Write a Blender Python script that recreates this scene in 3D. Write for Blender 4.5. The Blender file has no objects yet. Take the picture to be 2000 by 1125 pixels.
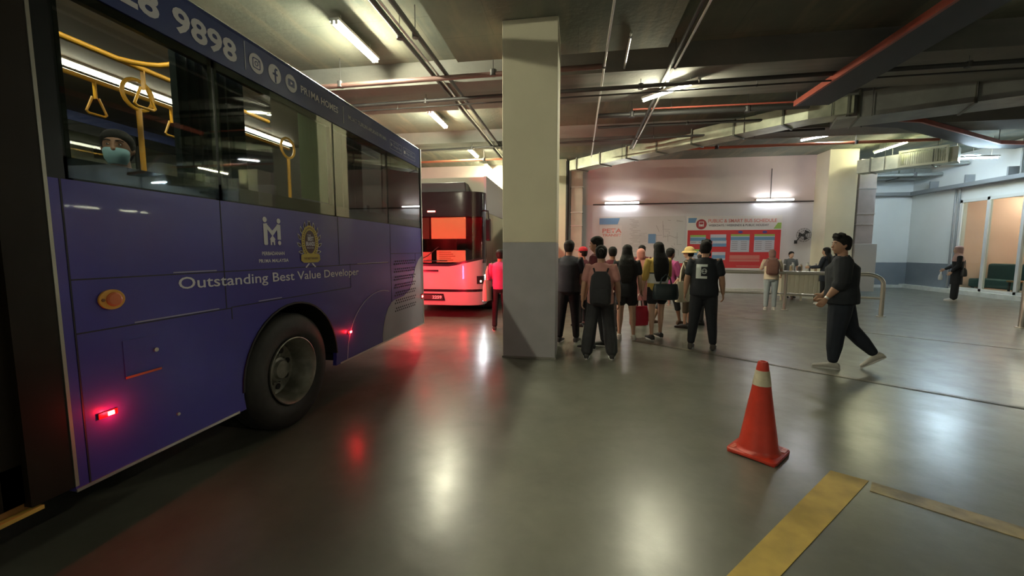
import bpy, bmesh, math, random
from mathutils import Vector, Matrix
from mathutils.bvhtree import BVHTree
PI = math.pi
R = math.radians
SC = bpy.context.scene
random.seed(7)

# ------------------------------------------------------------ camera, world, exposure
FPX, HC, YAW, PITCH = 790.0, 1.55, R(8.85), math.atan(74.5 / 790.0)
cam_d = bpy.data.cameras.new('camera'); cam = bpy.data.objects.new('camera', cam_d)
SC.collection.objects.link(cam); SC.camera = cam
cam_d.sensor_fit = 'HORIZONTAL'; cam_d.sensor_width = 36.0; cam_d.lens = FPX / 2000.0 * 36.0
cam_d.clip_start = 0.05; cam_d.clip_end = 200
cam.location = (0, 0, HC); cam.rotation_euler = (PI / 2 - PITCH, 0, YAW)
world = bpy.data.worlds.new('world'); SC.world = world; world.use_nodes = True
world.node_tree.nodes['Background'].inputs[0].default_value = (0.75, 0.76, 0.66, 1)
world.node_tree.nodes['Background'].inputs[1].default_value = 0.05
SC.view_settings.view_transform = 'Standard'; SC.view_settings.look = 'None'
SC.view_settings.gamma = 1.0; SC.view_settings.exposure = 1.9; SC.view_settings.use_curve_mapping = False
TUBE = 150.0          # radiance of the fluorescent tubes
CEIL = 4.95

# ------------------------------------------------------------ materials
MATS = {}
def mat(name, col, rough=0.5, metal=0.0, noise=0.0, scale=8.0, bump=0.0, emit=None, es=0.0, coat=0.0, spec=0.5, col2=None):
    if name in MATS: return MATS[name]
    m = bpy.data.materials.new(name); m.use_nodes = True; MATS[name] = m
    nt = m.node_tree; b = nt.nodes['Principled BSDF']
    b.inputs['Base Color'].default_value = (*col, 1); b.inputs['Roughness'].default_value = rough
    b.inputs['Metallic'].default_value = metal; b.inputs['Coat Weight'].default_value = coat
    b.inputs['Specular IOR Level'].default_value = spec
    if noise > 0 or bump > 0 or col2:
        tc = nt.nodes.new('ShaderNodeTexCoord'); nz = nt.nodes.new('ShaderNodeTexNoise')
        nz.inputs['Scale'].default_value = scale; nz.inputs['Detail'].default_value = 5
        nt.links.new(tc.outputs['Object'], nz.inputs['Vector'])
        if noise > 0 or col2:
            mx = nt.nodes.new('ShaderNodeMix'); mx.data_type = 'RGBA'
            c2 = col2 or tuple(c * (1 - noise) for c in col)
            mx.inputs[6].default_value = (*col, 1); mx.inputs[7].default_value = (*c2, 1)
            rp = nt.nodes.new('ShaderNodeMapRange'); rp.inputs[1].default_value = .35; rp.inputs[2].default_value = .65
            nt.links.new(nz.outputs[0], rp.inputs[0]); nt.links.new(rp.outputs[0], mx.inputs[0])
            nt.links.new(mx.outputs[2], b.inputs['Base Color'])
        if bump > 0:
            bp = nt.nodes.new('ShaderNodeBump'); bp.inputs['Strength'].default_value = bump; bp.inputs['Distance'].default_value = .02
            nt.links.new(nz.outputs[0], bp.inputs['Height']); nt.links.new(bp.outputs[0], b.inputs['Normal'])
    if emit:
        b.inputs['Emission Color'].default_value = (*emit, 1); b.inputs['Emission Strength'].default_value = es
    return m

def glass(name, tint, ior=1.5, rough=0.02):
    if name in MATS: return MATS[name]
    m = bpy.data.materials.new(name); m.use_nodes = True; MATS[name] = m
    nt = m.node_tree; nt.nodes.remove(nt.nodes['Principled BSDF'])
    out = nt.nodes['Material Output']
    t = nt.nodes.new('ShaderNodeBsdfTransparent'); t.inputs[0].default_value = (*tint, 1)
    g = nt.nodes.new('ShaderNodeBsdfGlossy'); g.inputs['Roughness'].default_value = rough
    fr = nt.nodes.new('ShaderNodeFresnel')
    ge = nt.nodes.new('ShaderNodeNewGeometry'); mr = nt.nodes.new('ShaderNodeMapRange')   # same reflectance on both faces of the pane
    mr.inputs[3].default_value = ior; mr.inputs[4].default_value = 1/ior
    nt.links.new(ge.outputs['Backfacing'], mr.inputs[0]); nt.links.new(mr.outputs[0], fr.inputs[0])
    mx = nt.nodes.new('ShaderNodeMixShader')
    nt.links.new(fr.outputs[0], mx.inputs[0]); nt.links.new(t.outputs[0], mx.inputs[1]); nt.links.new(g.outputs[0], mx.inputs[2])
    nt.links.new(mx.outputs[0], out.inputs[0])
    return m

def concrete(name, c1, c2, c3, rough=.85, axis=0, plank=0.0, bump=.14):
    """board-marked or plain stained concrete"""
    m = bpy.data.materials.new(name); m.use_nodes = True; MATS[name] = m
    nt = m.node_tree; N = nt.nodes; L = nt.links; b = N['Principled BSDF']
    tc = N.new('ShaderNodeTexCoord')
    n1 = N.new('ShaderNodeTexNoise'); n1.inputs['Scale'].default_value = .55; n1.inputs['Detail'].default_value = 8; n1.inputs['Roughness'].default_value = .6
    mp = N.new('ShaderNodeMapping'); mp.inputs['Scale'].default_value = (2.2, .25, 1) if axis == 0 else (.25, 2.2, 1)
    n2 = N.new('ShaderNodeTexNoise'); n2.inputs['Scale'].default_value = 1.6; n2.inputs['Detail'].default_value = 6
    L.new(tc.outputs['Object'], n1.inputs['Vector']); L.new(tc.outputs['Object'], mp.inputs['Vector']); L.new(mp.outputs[0], n2.inputs['Vector'])
    m1 = N.new('ShaderNodeMix'); m1.data_type = 'RGBA'; m1.inputs[6].default_value = (*c1, 1); m1.inputs[7].default_value = (*c2, 1)
    r1 = N.new('ShaderNodeMapRange'); r1.inputs[1].default_value = .38; r1.inputs[2].default_value = .62; L.new(n1.outputs[0], r1.inputs[0]); L.new(r1.outputs[0], m1.inputs[0])
    m2 = N.new('ShaderNodeMix'); m2.data_type = 'RGBA'; m2.inputs[7].default_value = (*c3, 1)
    r2 = N.new('ShaderNodeMapRange'); r2.inputs[1].default_value = .5; r2.inputs[2].default_value = .72; r2.inputs[4].default_value = .75
    L.new(n2.outputs[0], r2.inputs[0]); L.new(r2.outputs[0], m2.inputs[0]); L.new(m1.outputs[2], m2.inputs[6])
    last = m2
    bk = N.new('ShaderNodeTexBrick'); bk.inputs['Scale'].default_value = 1.0
    bk.inputs['Color1'].default_value = (1, 1, 1, 1); bk.inputs['Color2'].default_value = (.80, .80, .80, 1); bk.inputs['Mortar'].default_value = (.45, .45, .45, 1)
    bk.inputs['Mortar Size'].default_value = .006; bk.inputs['Brick Width'].default_value = 2.4; bk.inputs['Row Height'].default_value = 1.2
    L.new(tc.outputs['Object'], bk.inputs['Vector'])
    if plank:
        mm = N.new('ShaderNodeMix'); mm.data_type = 'RGBA'; mm.blend_type = 'MULTIPLY'; mm.inputs[0].default_value = plank
        L.new(last.outputs[2], mm.inputs[6]); L.new(bk.outputs[0], mm.inputs[7]); last = mm
    L.new(last.outputs[2], b.inputs['Base Color']); b.inputs['Roughness'].default_value = rough
    bp = N.new('ShaderNodeBump'); bp.inputs['Strength'].default_value = bump; bp.inputs['Distance'].default_value = .03
    n3 = N.new('ShaderNodeTexNoise'); n3.inputs['Scale'].default_value = 14; n3.inputs['Detail'].default_value = 5
    L.new(tc.outputs['Object'], n3.inputs['Vector']); L.new(n3.outputs[0], bp.inputs['Height']); L.new(bp.outputs[0], b.inputs['Normal'])
    return m

def floor_material():
    m = bpy.data.materials.new('polished_floor'); m.use_nodes = True; MATS['floor'] = m
    nt = m.node_tree; N = nt.nodes; L = nt.links; b = N['Principled BSDF']
    tc = N.new('ShaderNodeTexCoord')
    n1 = N.new('ShaderNodeTexNoise'); n1.inputs['Scale'].default_value = .8; n1.inputs['Detail'].default_value = 9; n1.inputs['Roughness'].default_value = .62
    n2 = N.new('ShaderNodeTexNoise'); n2.inputs['Scale'].default_value = 2.6; n2.inputs['Detail'].default_value = 5; n2.inputs['Roughness'].default_value = .6; n2.inputs['Distortion'].default_value = .25
    n3 = N.new('ShaderNodeTexNoise'); n3.inputs['Scale'].default_value = 9; n3.inputs['Detail'].default_value = 4
    for n in (n1, n2, n3): L.new(tc.outputs['Object'], n.inputs['Vector'])
    m1 = N.new('ShaderNodeMix'); m1.data_type = 'RGBA'; m1.inputs[6].default_value = (.112, .114, .090, 1); m1.inputs[7].default_value = (.165, .165, .135, 1)
    r1 = N.new('ShaderNodeMapRange'); r1.inputs[1].default_value = .35; r1.inputs[2].default_value = .65; L.new(n1.outputs[0], r1.inputs[0]); L.new(r1.outputs[0], m1.inputs[0])
    m2 = N.new('ShaderNodeMix'); m2.data_type = 'RGBA'; m2.inputs[7].default_value = (.075, .074, .058, 1)
    r2 = N.new('ShaderNodeMapRange'); r2.inputs[1].default_value = .45; r2.inputs[2].default_value = .8; r2.inputs[4].default_value = .55
    L.new(n2.outputs[0], r2.inputs[0]); L.new(r2.outputs[0], m2.inputs[0]); L.new(m1.outputs[2], m2.inputs[6]); L.new(m2.outputs[2], b.inputs['Base Color'])
    r3 = N.new('ShaderNodeMapRange'); r3.inputs[1].default_value = .38; r3.inputs[2].default_value = .68; r3.inputs[3].default_value = .28; r3.inputs[4].default_value = .37
    L.new(n2.outputs[0], r3.inputs[0]); L.new(r3.outputs[0], b.inputs['Roughness'])
    b.inputs['Specular IOR Level'].default_value = .62
    b.inputs['Coat Weight'].default_value = .25; b.inputs['Coat Roughness'].default_value = .2
    bp = N.new('ShaderNodeBump'); bp.inputs['Strength'].default_value = .12; bp.inputs['Distance'].default_value = .012
    ad = N.new('ShaderNodeMath'); ad.operation = 'ADD'; L.new(n2.outputs[0], ad.inputs[0]); L.new(n3.outputs[0], ad.inputs[1])
    L.new(ad.outputs[0], bp.inputs['Height']); L.new(bp.outputs[0], b.inputs['Normal'])
    return m

# ------------------------------------------------------------ object helpers
C = SC.collection
def tag(o, label=None, cat=None, group=None, kind=None):
    if label: o['label'] = label
    if cat: o['category'] = cat
    if group: o['group'] = group
    if kind: o['kind'] = kind
    return o
def empty(name, loc=(0, 0, 0), rz=0, label=None, cat=None, group=None, kind=None):
    o = bpy.data.objects.new(name, None); C.objects.link(o); o.location = loc; o.rotation_euler = (0, 0, rz)
    o.empty_display_size = .1
    return tag(o, label, cat, group, kind)

class MB:
    def __init__(s): s.b = bmesh.new()
    def box(s, x0, x1, y0, y1, z0, z1):
        vs = [s.b.verts.new(p) for p in ((x0,y0,z0),(x1,y0,z0),(x1,y1,z0),(x0,y1,z0),(x0,y0,z1),(x1,y0,z1),(x1,y1,z1),(x0,y1,z1))]
        for f in ((0,3,2,1),(4,5,6,7),(0,1,5,4),(1,2,6,5),(2,3,7,6),(3,0,4,7)): s.b.faces.new([vs[i] for i in f])
        return s
    def prism(s, pts, vec):
        """closed polygon (3D points) extruded by vec"""
        vec = Vector(vec); a = [s.b.verts.new(p) for p in pts]; c = [s.b.verts.new(Vector(p) + vec) for p in pts]
        n = len(a); s.b.faces.new(a[::-1]); s.b.faces.new(c)
        for i in range(n): s.b.faces.new((a[i], a[(i+1) % n], c[(i+1) % n], c[i]))
        return s
    def tube(s, pts, r, n=10, cap=True):
        pts = [Vector(p) for p in pts]; rings = []
        rr = r if isinstance(r, (list, tuple)) else [r] * len(pts)
        up = None
        for i, p in enumerate(pts):
            if i == 0: t = pts[1] - p
            elif i == len(pts) - 1: t = p - pts[i-1]
            else: t = (pts[i+1] - p).normalized() + (p - pts[i-1]).normalized()
            t.normalize()
            if up is None: up = Vector((0,0,1)) if abs(t.z) < .9 else Vector((0,1,0))
            a = t.cross(up).normalized(); up = a.cross(t).normalized()
            rings.append([s.b.verts.new(p + (a * math.cos(2*PI*k/n) + up * math.sin(2*PI*k/n)) * rr[i]) for k in range(n)])
        for i in range(len(rings)-1):
            for k in range(n): s.b.faces.new((rings[i][k], rings[i][(k+1)%n], rings[i+1][(k+1)%n], rings[i+1][k]))
        if cap: s.b.faces.new(rings[0][::-1]); s.b.faces.new(rings[-1])
        return s
    def lathe(s, prof, origin, axis, n=48, closed=False, cap0=True):
        """prof: (distance along axis, radius)"""
        o = Vector(origin); ax = Vector(axis).normalized()
        u = ax.cross(Vector((0,0,1)) if abs(ax.z) < .9 else Vector((1,0,0))).normalized(); v = ax.cross(u)
        rings = [[s.b.verts.new(o + ax*d + (u*math.cos(2*PI*k/n) + v*math.sin(2*PI*k/n))*max(r, 1e-4)) for k in range(n)] for d, r in prof]
        m = len(rings)
        for i in range(m if closed else m-1):
            A, B = rings[i], rings[(i+1) % m]
            for k in range(n): s.b.faces.new((A[k], A[(k+1)%n], B[(k+1)%n], B[k]))
        if not closed:
            if cap0: s.b.faces.new(rings[0][::-1])
            s.b.faces.new(rings[-1])
        return s
    def sphere(s, c, r, seg=16, ring=10):
        r = (r, r, r) if not isinstance(r, (tuple, list)) else r
        M = Matrix.Translation(c) @ Matrix.Diagonal((*r, 1))
        bmesh.ops.create_uvsphere(s.b, u_segments=seg, v_segments=ring, radius=1, matrix=M); return s
    def loft(s, secs, n=16):
        """secs: (centre, half width, half depth, width axis, depth axis, [power])"""
        rings = []
        for c, rx, ry, ax, ay, *pw in secs:
            p = pw[0] if pw else 1.0; ring = []
            for k in range(n):
                a = 2*PI*k/n; cx, sy = math.cos(a), math.sin(a)
                cx = math.copysign(abs(cx)**p, cx); sy = math.copysign(abs(sy)**p, sy)
                ring.append(s.b.verts.new(Vector(c) + Vector(ax)*(cx*rx) + Vector(ay)*(sy*ry)))
            rings.append(ring)
        for i in range(len(rings)-1):
            for k in range(n): s.b.faces.new((rings[i][k], rings[i][(k+1)%n], rings[i+1][(k+1)%n], rings[i+1][k]))
        s.b.faces.new(rings[0][::-1]); s.b.faces.new(rings[-1]); return s
    def quad(s, *pts):
        s.b.faces.new([s.b.verts.new(p) for p in pts]); return s
    def build(s, name, m, parent=None, bevel=0.0, smooth=False, tri=True):
        if bevel:
            bmesh.ops.bevel(s.b, geom=s.b.edges[:], offset=bevel, segments=2, affect='EDGES', profile=.5, clamp_overlap=True)
        bmesh.ops.recalc_face_normals(s.b, faces=s.b.faces)
        if tri: bmesh.ops.triangulate(s.b, faces=[f for f in s.b.faces if len(f.verts) > 4])
        me = bpy.data.meshes.new(name); s.b.to_mesh(me); s.b.free()
        ms = m if isinstance(m, (list, tuple)) else [m]
        for k in ms: me.materials.append(k)
        if smooth:
            for p in me.polygons: p.use_smooth = True
            me.set_sharp_from_angle(angle=R(40))
        o = bpy.data.objects.new(name, me); C.objects.link(o)
        if parent: o.parent = parent
        return o

def text_mesh(body, name, origin, udir, vdir, width, height, m, parent=None, depth=.003, bold=.0, align='fit', kern=1.0):
    """lettering laid on a plane: bottom-left at origin, reading along udir, fitted to width and height"""
    cu = bpy.data.curves.new(name, 'FONT'); cu.body = body; cu.offset = bold; cu.space_character = kern; cu.resolution_u = 3
    t = bpy.data.objects.new(name, cu); C.objects.link(t)
    bpy.context.view_layer.update()
    me = bpy.data.meshes.new_from_object(t.evaluated_get(bpy.context.evaluated_depsgraph_get()))
    bpy.data.objects.remove(t); bpy.data.curves.remove(cu)
    xs = [v.co.x for v in me.vertices]; ys = [v.co.y for v in me.vertices]
    x0, x1, y0, y1 = min(xs), max(xs), min(ys), max(ys)
    u = Vector(udir).normalized(); v = Vector(vdir).normalized(); nrm = u.cross(v); o = Vector(origin)
    sx = width/(x1-x0); sy = height/(y1-y0)
    b = bmesh.new(); b.from_mesh(me); bpy.data.meshes.remove(me)
    for w in b.verts: w.co = o + u*((w.co.x-x0)*sx) + v*((w.co.y-y0)*sy) + nrm*depth
    me = bpy.data.meshes.new(name); b.to_mesh(me); b.free(); me.materials.append(m)
    ob = bpy.data.objects.new(name, me); C.objects.link(ob)
    if parent: ob.parent = parent
    return ob

def disc_pts(c, u, v, r, n=32, a0=0, a1=2*PI, rv=None):
    c = Vector(c); u = Vector(u); v = Vector(v); rv = rv or r
    return [c + u*(r*math.cos(a0+(a1-a0)*k/n)) + v*(rv*math.sin(a0+(a1-a0)*k/n)) for k in range(n + (0 if abs(a1-a0-2*PI) < 1e-6 else 1))]

def copy_tree(o, parent=None):
    c = o.copy(); C.objects.link(c)
    if parent: c.parent = parent
    for ch in list(o.children): copy_tree(ch, c)
    return c

def remeshed(mb, name, m, parent, voxel, smooth=3):
    """fuse overlapping closed lofts into one continuous surface"""
    bmesh.ops.recalc_face_normals(mb.b, faces=mb.b.faces)
    me = bpy.data.meshes.new('tmp'); mb.b.to_mesh(me); mb.b.free()
    t = bpy.data.objects.new('tmp', me); C.objects.link(t)
    md = t.modifiers.new('r', 'REMESH'); md.mode = 'VOXEL'; md.voxel_size = voxel
    s = t.modifiers.new('s', 'SMOOTH'); s.factor = .5; s.iterations = smooth
    bpy.context.view_layer.update()
    out = bpy.data.meshes.new_from_object(t.evaluated_get(bpy.context.evaluated_depsgraph_get()))
    bpy.data.objects.remove(t); bpy.data.meshes.remove(me)
    out.name = name; out.materials.clear(); out.materials.append(m)
    for p in out.polygons: p.use_smooth = True
    o = bpy.data.objects.new(name, out); C.objects.link(o); o.parent = parent
    return o
X_, Y_, Z_ = Vector((1,0,0)), Vector((0,1,0)), Vector((0,0,1))

# colours
WHITE_TUBE = mat('tube_cool', (1,1,1), .4, emit=(.93,.97,1.0), es=TUBE)
WARM_TUBE = mat('tube_warm', (1,1,1), .4, emit=(1.0,.96,.70), es=TUBE)
BLUE_TUBE = mat('tube_blue', (1,1,1), .4, emit=(.66,.86,1.0), es=TUBE*.5)
WALL_TUBE = mat('tube_wall', (1,1,1), .4, emit=(.95,.98,1.0), es=TUBE*.07)
FIX = mat('fixture_white', (.75,.76,.72), .45)
DARKMETAL = mat('dark_pipe', (.07,.07,.07), .5, .3)
GALV = mat('galvanised', (.56,.60,.46), .42, .55, noise=.35, scale=3, bump=.1)
GALV2 = mat('dull_galvanised', (.36,.38,.36), .5, .4, noise=.3, scale=2, bump=.1)
CONDUIT = mat('steel_conduit', (.62,.62,.60), .3, .8)
REDPIPE = mat('red_oxide_pipe', (.42,.10,.07), .45)
BROWNPIPE = mat('brown_pipe', (.17,.10,.09), .4, .1)
STEEL = mat('brushed_steel', (.62,.58,.52), .28, .95)
BLACK = mat('black_rubber', (.012,.012,.012), .6)
BLACKG = mat('black_gloss', (.012,.013,.015), .15)

# ------------------------------------------------------------ the setting
FL = floor_material()
o = MB().box(-16, 15, -10, 24, -.2, 0).build('floor', FL); tag(o, 'polished grey-green concrete floor of the bus bay', kind='structure')
CONC = concrete('ceiling_concrete', (.140,.158,.130), (.215,.218,.170), (.31,.29,.20), plank=.6)
CONC2 = concrete('beam_concrete', (.185,.19,.18), (.245,.24,.215), (.12,.125,.12), axis=1)
o = MB().box(-16, 15, -10, 24, CEIL, CEIL+.3).build('ceiling', CONC); tag(o, 'raw board-marked concrete slab ceiling', kind='structure')
# drop panel over the near column and downstand beams (joined to the slab)
o = MB().box(-1.95, 1.35, 4.5, 6.75, 4.62, CEIL).build('trim_1', CONC); tag(o, 'thick concrete drop panel over the near column', kind='structure')
for i, (y0, y1, zz) in enumerate(((7.35, 8.75, 4.55), (11.6, 12.5, 4.62), (-1.2, 0.4, 4.55))):
    o = MB().box(-16, 13.5, y0, y1, zz, CEIL).build('trim_%d' % (i+2), CONC2)
    tag(o, 'concrete downstand beam crossing the slab', kind='structure')
WUP = mat('wall_pinkish', (.78,.68,.66), .8, noise=.12, scale=.7)
WLO = mat('wall_pale_grey', (.70,.70,.74), .75, noise=.08, scale=.8)
WHT = mat('wall_white', (.70,.71,.70), .75, noise=.05, scale=1)
GRY = mat('paint_grey', (.20,.22,.25), .6, noise=.1, scale=2)
CREAM = mat('column_cream', (.76,.72,.54), .7, noise=.08, scale=1.5, bump=.05)
YW = 16.4
b = empty('wall_back', (0,0,0), kind='structure', label='long back wall carrying the bus schedule')
MB().box(-16, 9.0, YW, YW+.3, 0, 3.30).build('lower_wall', WLO, b)
MB().box(-16, 9.0, YW, YW+.3, 3.30, CEIL).build('upper_wall', WUP, b)
b = empty('wall_recess', (0,0,0), kind='structure', label='white recess wall with grey dado to the right')
MB().box(9.0, 13.8, 19, 19.3, 0, 1.03).build('dado', GRY, b); MB().box(9.0, 13.8, 19, 19.3, 1.03, CEIL).build('upper_wall', WHT, b)
b = empty('wall_right', (0,0,0), kind='structure', label='white side wall with grey dado and glass shopfront')
MB().box(13.5, 13.8, 16.95, 19.0, 0, 1.04).build('dado', GRY, b)
MB().box(13.5, 13.8, 16.95, 19.0, 1.04, CEIL).build('upper_wall', WHT, b)
MB().box(13.5, 13.8, -10, 16.95, 3.30, CEIL).build('fascia', WHT, b)
MB().box(13.5, 13.8, -10, 9.5, 0, 3.30).build('lower_wall', WHT, b)
o = MB().box(8.7, 9.0, YW+.3, 19, 0, CEIL).build('wall_return', WHT); tag(o, 'short return wall behind the far column', kind='structure')
o = MB().box(-16.3, -16, -10, 24, 0, CEIL).build('wall_left', WLO); tag(o, 'far left wall beyond the buses', kind='structure')
KERB = mat('white_kerb', (.66,.67,.63), .7, noise=.15, scale=6)
o = MB().box(9.0, 13.3, 18.82, 19, 0, .11).build('baseboard_recess', KERB); tag(o, 'white kerb along the recess wall', kind='structure')
o = MB().box(13.28, 13.5, 9.5, 19, 0, .15).build('baseboard_right', KERB); tag(o, 'white kerb along the shopfront', kind='structure')
o = MB().box(-1.0, 8.5, YW-.12, YW, 0, .1).build('baseboard_back', KERB); tag(o, 'pale kerb under the back wall', kind='structure')

# shopfront glazing
ALU = mat('white_aluminium', (.62,.62,.60), .45)
wnd = empty('window_1', (0,0,0), kind='structure', label='aluminium framed glass shopfront on the right')
fr = MB()
for y in (16.78, 15.82, 14.72, 13.6, 12.4, 11.1, 9.8): fr.box(13.46, 13.56, y-.045, y+.045, .15, 3.3)
fr.box(13.46, 13.56, 9.5, 16.95, .15, .24); fr.box(13.46, 13.56, 9.5, 16.95, 3.2, 3.3)
fr.build('window_frame', ALU, wnd)
ys = [16.78, 15.82, 14.72, 13.6, 12.4, 11.1, 9.8]
for a, c in zip(ys[:-1], ys[1:]):
    MB().box(13.50, 13.512, c+.045, a-.045, .24, 3.2).build('pane', glass('shop_glass', (.74,.80,.76), 1.5), wnd)
# shop interior
SH = mat('peach_wall', (.72,.46,.36), .8, noise=.1, scale=1)
for nm, bx in (('wall_shop_back',(17.2,17.4,9,17.4,0,3.6)),('wall_shop_end',(13.8,17.2,17.0,17.2,0,3.4)),('wall_shop_near',(13.8,17.2,9,9.2,0,3.4))):
    tag(MB().box(*bx).build(nm, SH), 'peach painted wall inside the glazed shop', kind='structure')
tag(MB().box(13.8,17.2,9,17.2,3.4,3.6).build('ceiling_shop', WHT), 'ceiling inside the glazed shop', kind='structure')
tag(MB().box(13.5,17.2,9.2,17.0,0,.12).build('floor_shop', mat('shop_floor', (.28,.29,.25), .3)), 'raised floor inside the glazed shop', kind='structure')
def bench(x, y, col, lab):
    t = empty('sofa', (x, y, .12), label=lab, cat='sofa', group='sofas behind the shop glass')
    MB().box(-.35, .35, -.8, .8, .12, .42).build('seat', col, t, bevel=.05)
    MB().box(.2, .42, -.8, .8, .3, .95).build('backrest', col, t, bevel=.07)
    for sy in (-.7, .7): MB().box(-.3, -.24, sy-.03, sy+.03, 0, .14).build('leg', BLACK, t)
    return t
bench(14.35, 16.1, mat('teal_fabric', (.04,.10,.10), .8), 'dark teal sofa behind the shop glass, nearer the mullion')
bench(14.5, 13.9, mat('olive_fabric', (.12,.12,.07), .8), 'dark olive sofa behind the right-hand shop pane')
t = empty('low_table', (14.0, 14.75, .12), label='low orange-brown table behind the shop glass', cat='table')
MB().box(-.3, .3, -.5, .5, .40, .45).build('tabletop', mat('orange_wood', (.42,.17,.05), .4), t)
for sx in (-.25, .25):
    for sy in (-.45, .45): MB().box(sx-.02, sx+.02, sy-.02, sy+.02, 0, .40).build('leg', BLACK, t)
for (x, y, w) in ((15.6, 16.2, 1), (15.6, 14.2, 2), (15.6, 12.2, 3)):
    t = empty('ceiling_light', (x, y, 3.38), label='white tube light on the ceiling inside the glazed shop', cat='light', group='shop ceiling lights')
    MB().box(-.05, .05, -.6, .6, -.03, .02).build('housing', FIX, t)
    MB().tube([(0,-.58,-.05),(0,.58,-.05)], .02).build('tube', mat('tube_shop', (1,1,1), emit=(1,.86,.72), es=60), t)

# ------------------------------------------------------------ columns
def column(x0, x1, y0, y1, ztop, paint, label, corner_guard=False):
    t = empty('concrete_column', ((x0+x1)/2, (y0+y1)/2, 0), label=label, cat='column')
    w, d = (x1-x0)/2, (y1-y0)/2
    if paint: MB().box(-w, w, -d, d, 0, paint).build('painted_base', mat('column_grey', (.42,.42,.44), .5, noise=.10, scale=3), t, bevel=.008)
    MB().box(-w, w, -d, d, paint, ztop).build('shaft', CREAM, t, bevel=.008)
    MB().box(-w-.01, w+.01, -d-.01, d+.01, 0, .025).build('skirting', mat('column_skirt', (.25,.25,.22), .7), t)
    return t
column(-1.015, -.262, 5.66, 6.45, 4.62, 1.655, 'near square concrete column painted cream above grey')
column(8.52, 9.42, 15.62, 16.4, CEIL, 0, 'far cream column right of the wall fan')
column(-1.6, -.36, 15.7, 16.4, CEIL, 0, 'far cream pilaster just right of the near column')

# ------------------------------------------------------------ floor markings
YEL = mat('yellow_paint', (.52,.36,.07), .5, noise=.3, scale=5)
YEL2 = mat('worn_yellow_paint', (.36,.27,.11), .42, noise=.55, scale=7)
def stripe(name, pts, m, label, z=.003):
    o = MB().prism([(x, y, .0005) for x, y in pts], (0,0,z)).build(name, m); tag(o, label, 'floor marking'); return o
def ext(a, b, k): return (a[0]+(b[0]-a[0])*k, a[1]+(b[1]-a[1])*k)
a0, a1, a2, a3 = (.738,1.93), (.992,1.969), (1.974,2.926), (1.80,3.03)
stripe('floor_stripe', [ext(a3,a0,1.5), ext(a2,a1,1.5), a2, a3], YEL, 'thick yellow floor stripe ending near the traffic cone')
stripe('floor_stripe', [(1.90,2.80),(3.6,1.55),(3.72,1.68),(1.985,2.915)], YEL2, 'worn thin yellow floor stripe meeting the thick one at a corner')
stripe('floor_stripe', [(1.0,7.05),(4.3,4.60),(7.0,2.3),(7.04,2.35),(4.34,4.65),(1.04,7.10)], mat('worn_white_paint', (.22,.20,.15), .4, noise=.5, scale=9), 'faint worn diagonal floor line running behind the cone')
stripe('floor_stripe', [(1.5,12.3),(4.84,8.85),(8.2,6.35),(8.24,6.4),(4.88,8.9),(1.55,12.35)], mat('worn_cream_paint', (.26,.24,.17), .4, noise=.5, scale=9), 'faint cream floor line running in front of the steel rail')
stripe('floor_joint', [(1.0,7.01),(4.3,4.56),(7.0,2.26),(7.002,2.264),(4.304,4.567),(1.004,7.014)], mat('joint_dark', (.075,.072,.058), .5), 'dark diagonal slab joint beside the faint white line', z=.002)
# ------------------------------------------------------------ tube lights
SOFT_TUBE = mat('tube_soft', (1,1,1), .4, emit=(.95,.97,1.0), es=TUBE*.35); SOFT_WARM = mat('tube_soft_warm', (1,1,1), .4, emit=(1,.97,.62), es=TUBE*.35)
def tube_light(x, y, z, rz, L, m, label, twin=False, drop=0.0, group=None, cat='light'):
    t = empty('tube_light', (x, y, z), rz, label=label, cat=cat, group=group)
    hw = .075 if twin else .055
    MB().box(-L/2, L/2, -hw, hw, .03, .075).build('housing', FIX, t, bevel=.006)
    for k in ((-.03, .03) if twin else (0,)):
        MB().tube([(-L/2+.02, k, .005), (L/2-.02, k, .005)], .016, 12).build('tube', m, t)
        MB().box(-L/2, -L/2+.025, k-.018, k+.018, -.015, .04).build('end_cap', FIX, t); MB().box(L/2-.025, L/2, k-.018, k+.018, -.015, .04).build('end_cap', FIX, t)
    if drop:
        for sx in (-L*.35, L*.35): MB().tube([(sx, 0, .07), (sx, 0, drop)], .004, 6).build('hanger', CONDUIT, t)
    return t
G = 'ceiling tubes over the buses'
d = CEIL - 4.75
for i, (y, lab) in enumerate(((6.2, 'nearest twin tube light on the ceiling above the blue bus'),
                 (10.0, 'second tube light of the row above the buses'),
                 (13.45, 'third tube light of the row above the buses'),
                 (16.0, 'farthest small tube light of the row, beside the near column'))):
    tube_light(-3.42, y, 4.75, PI/2, 1.22, WARM_TUBE if y < 15 else SOFT_WARM, lab, twin=True, drop=d, group=G)
for (x, y, r, m) in ((-3.42, 1.9, PI/2, WARM_TUBE), (-3.42, -2.5, PI/2, WARM_TUBE), (4.6, -4.5, PI/2, WARM_TUBE), (8.6, -1.0, 0, WHITE_TUBE)):  # unseen tubes added overhead and behind the camera to light bus and floor
    tube_light(x, y, 4.75, r, 1.22, m, 'unseen ceiling tube light added overhead to brighten the bay', twin=False, drop=d, group='unseen overhead tubes added for light')
tube_light(1.66, 8.05, 4.42, -R(45), 1.15, WARM_TUBE, 'diagonal tube light under the beam crossing the steel conduit', drop=.13)
tube_light(6.85, 12.95, 4.72, -R(45), 1.1, SOFT_TUBE, 'small tube light just above the duct, left of the far column', drop=.2)
tube_light(9.72, 14.7, 4.73, PI/2, 1.4, SOFT_WARM, 'yellowish tube light above the green-grey duct grille', drop=.2)
tube_light(11.85, 14.53, 4.3, 0, 1.3, BLUE_TUBE, 'lower bluish tube light hung at the right', drop=.65)
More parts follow.
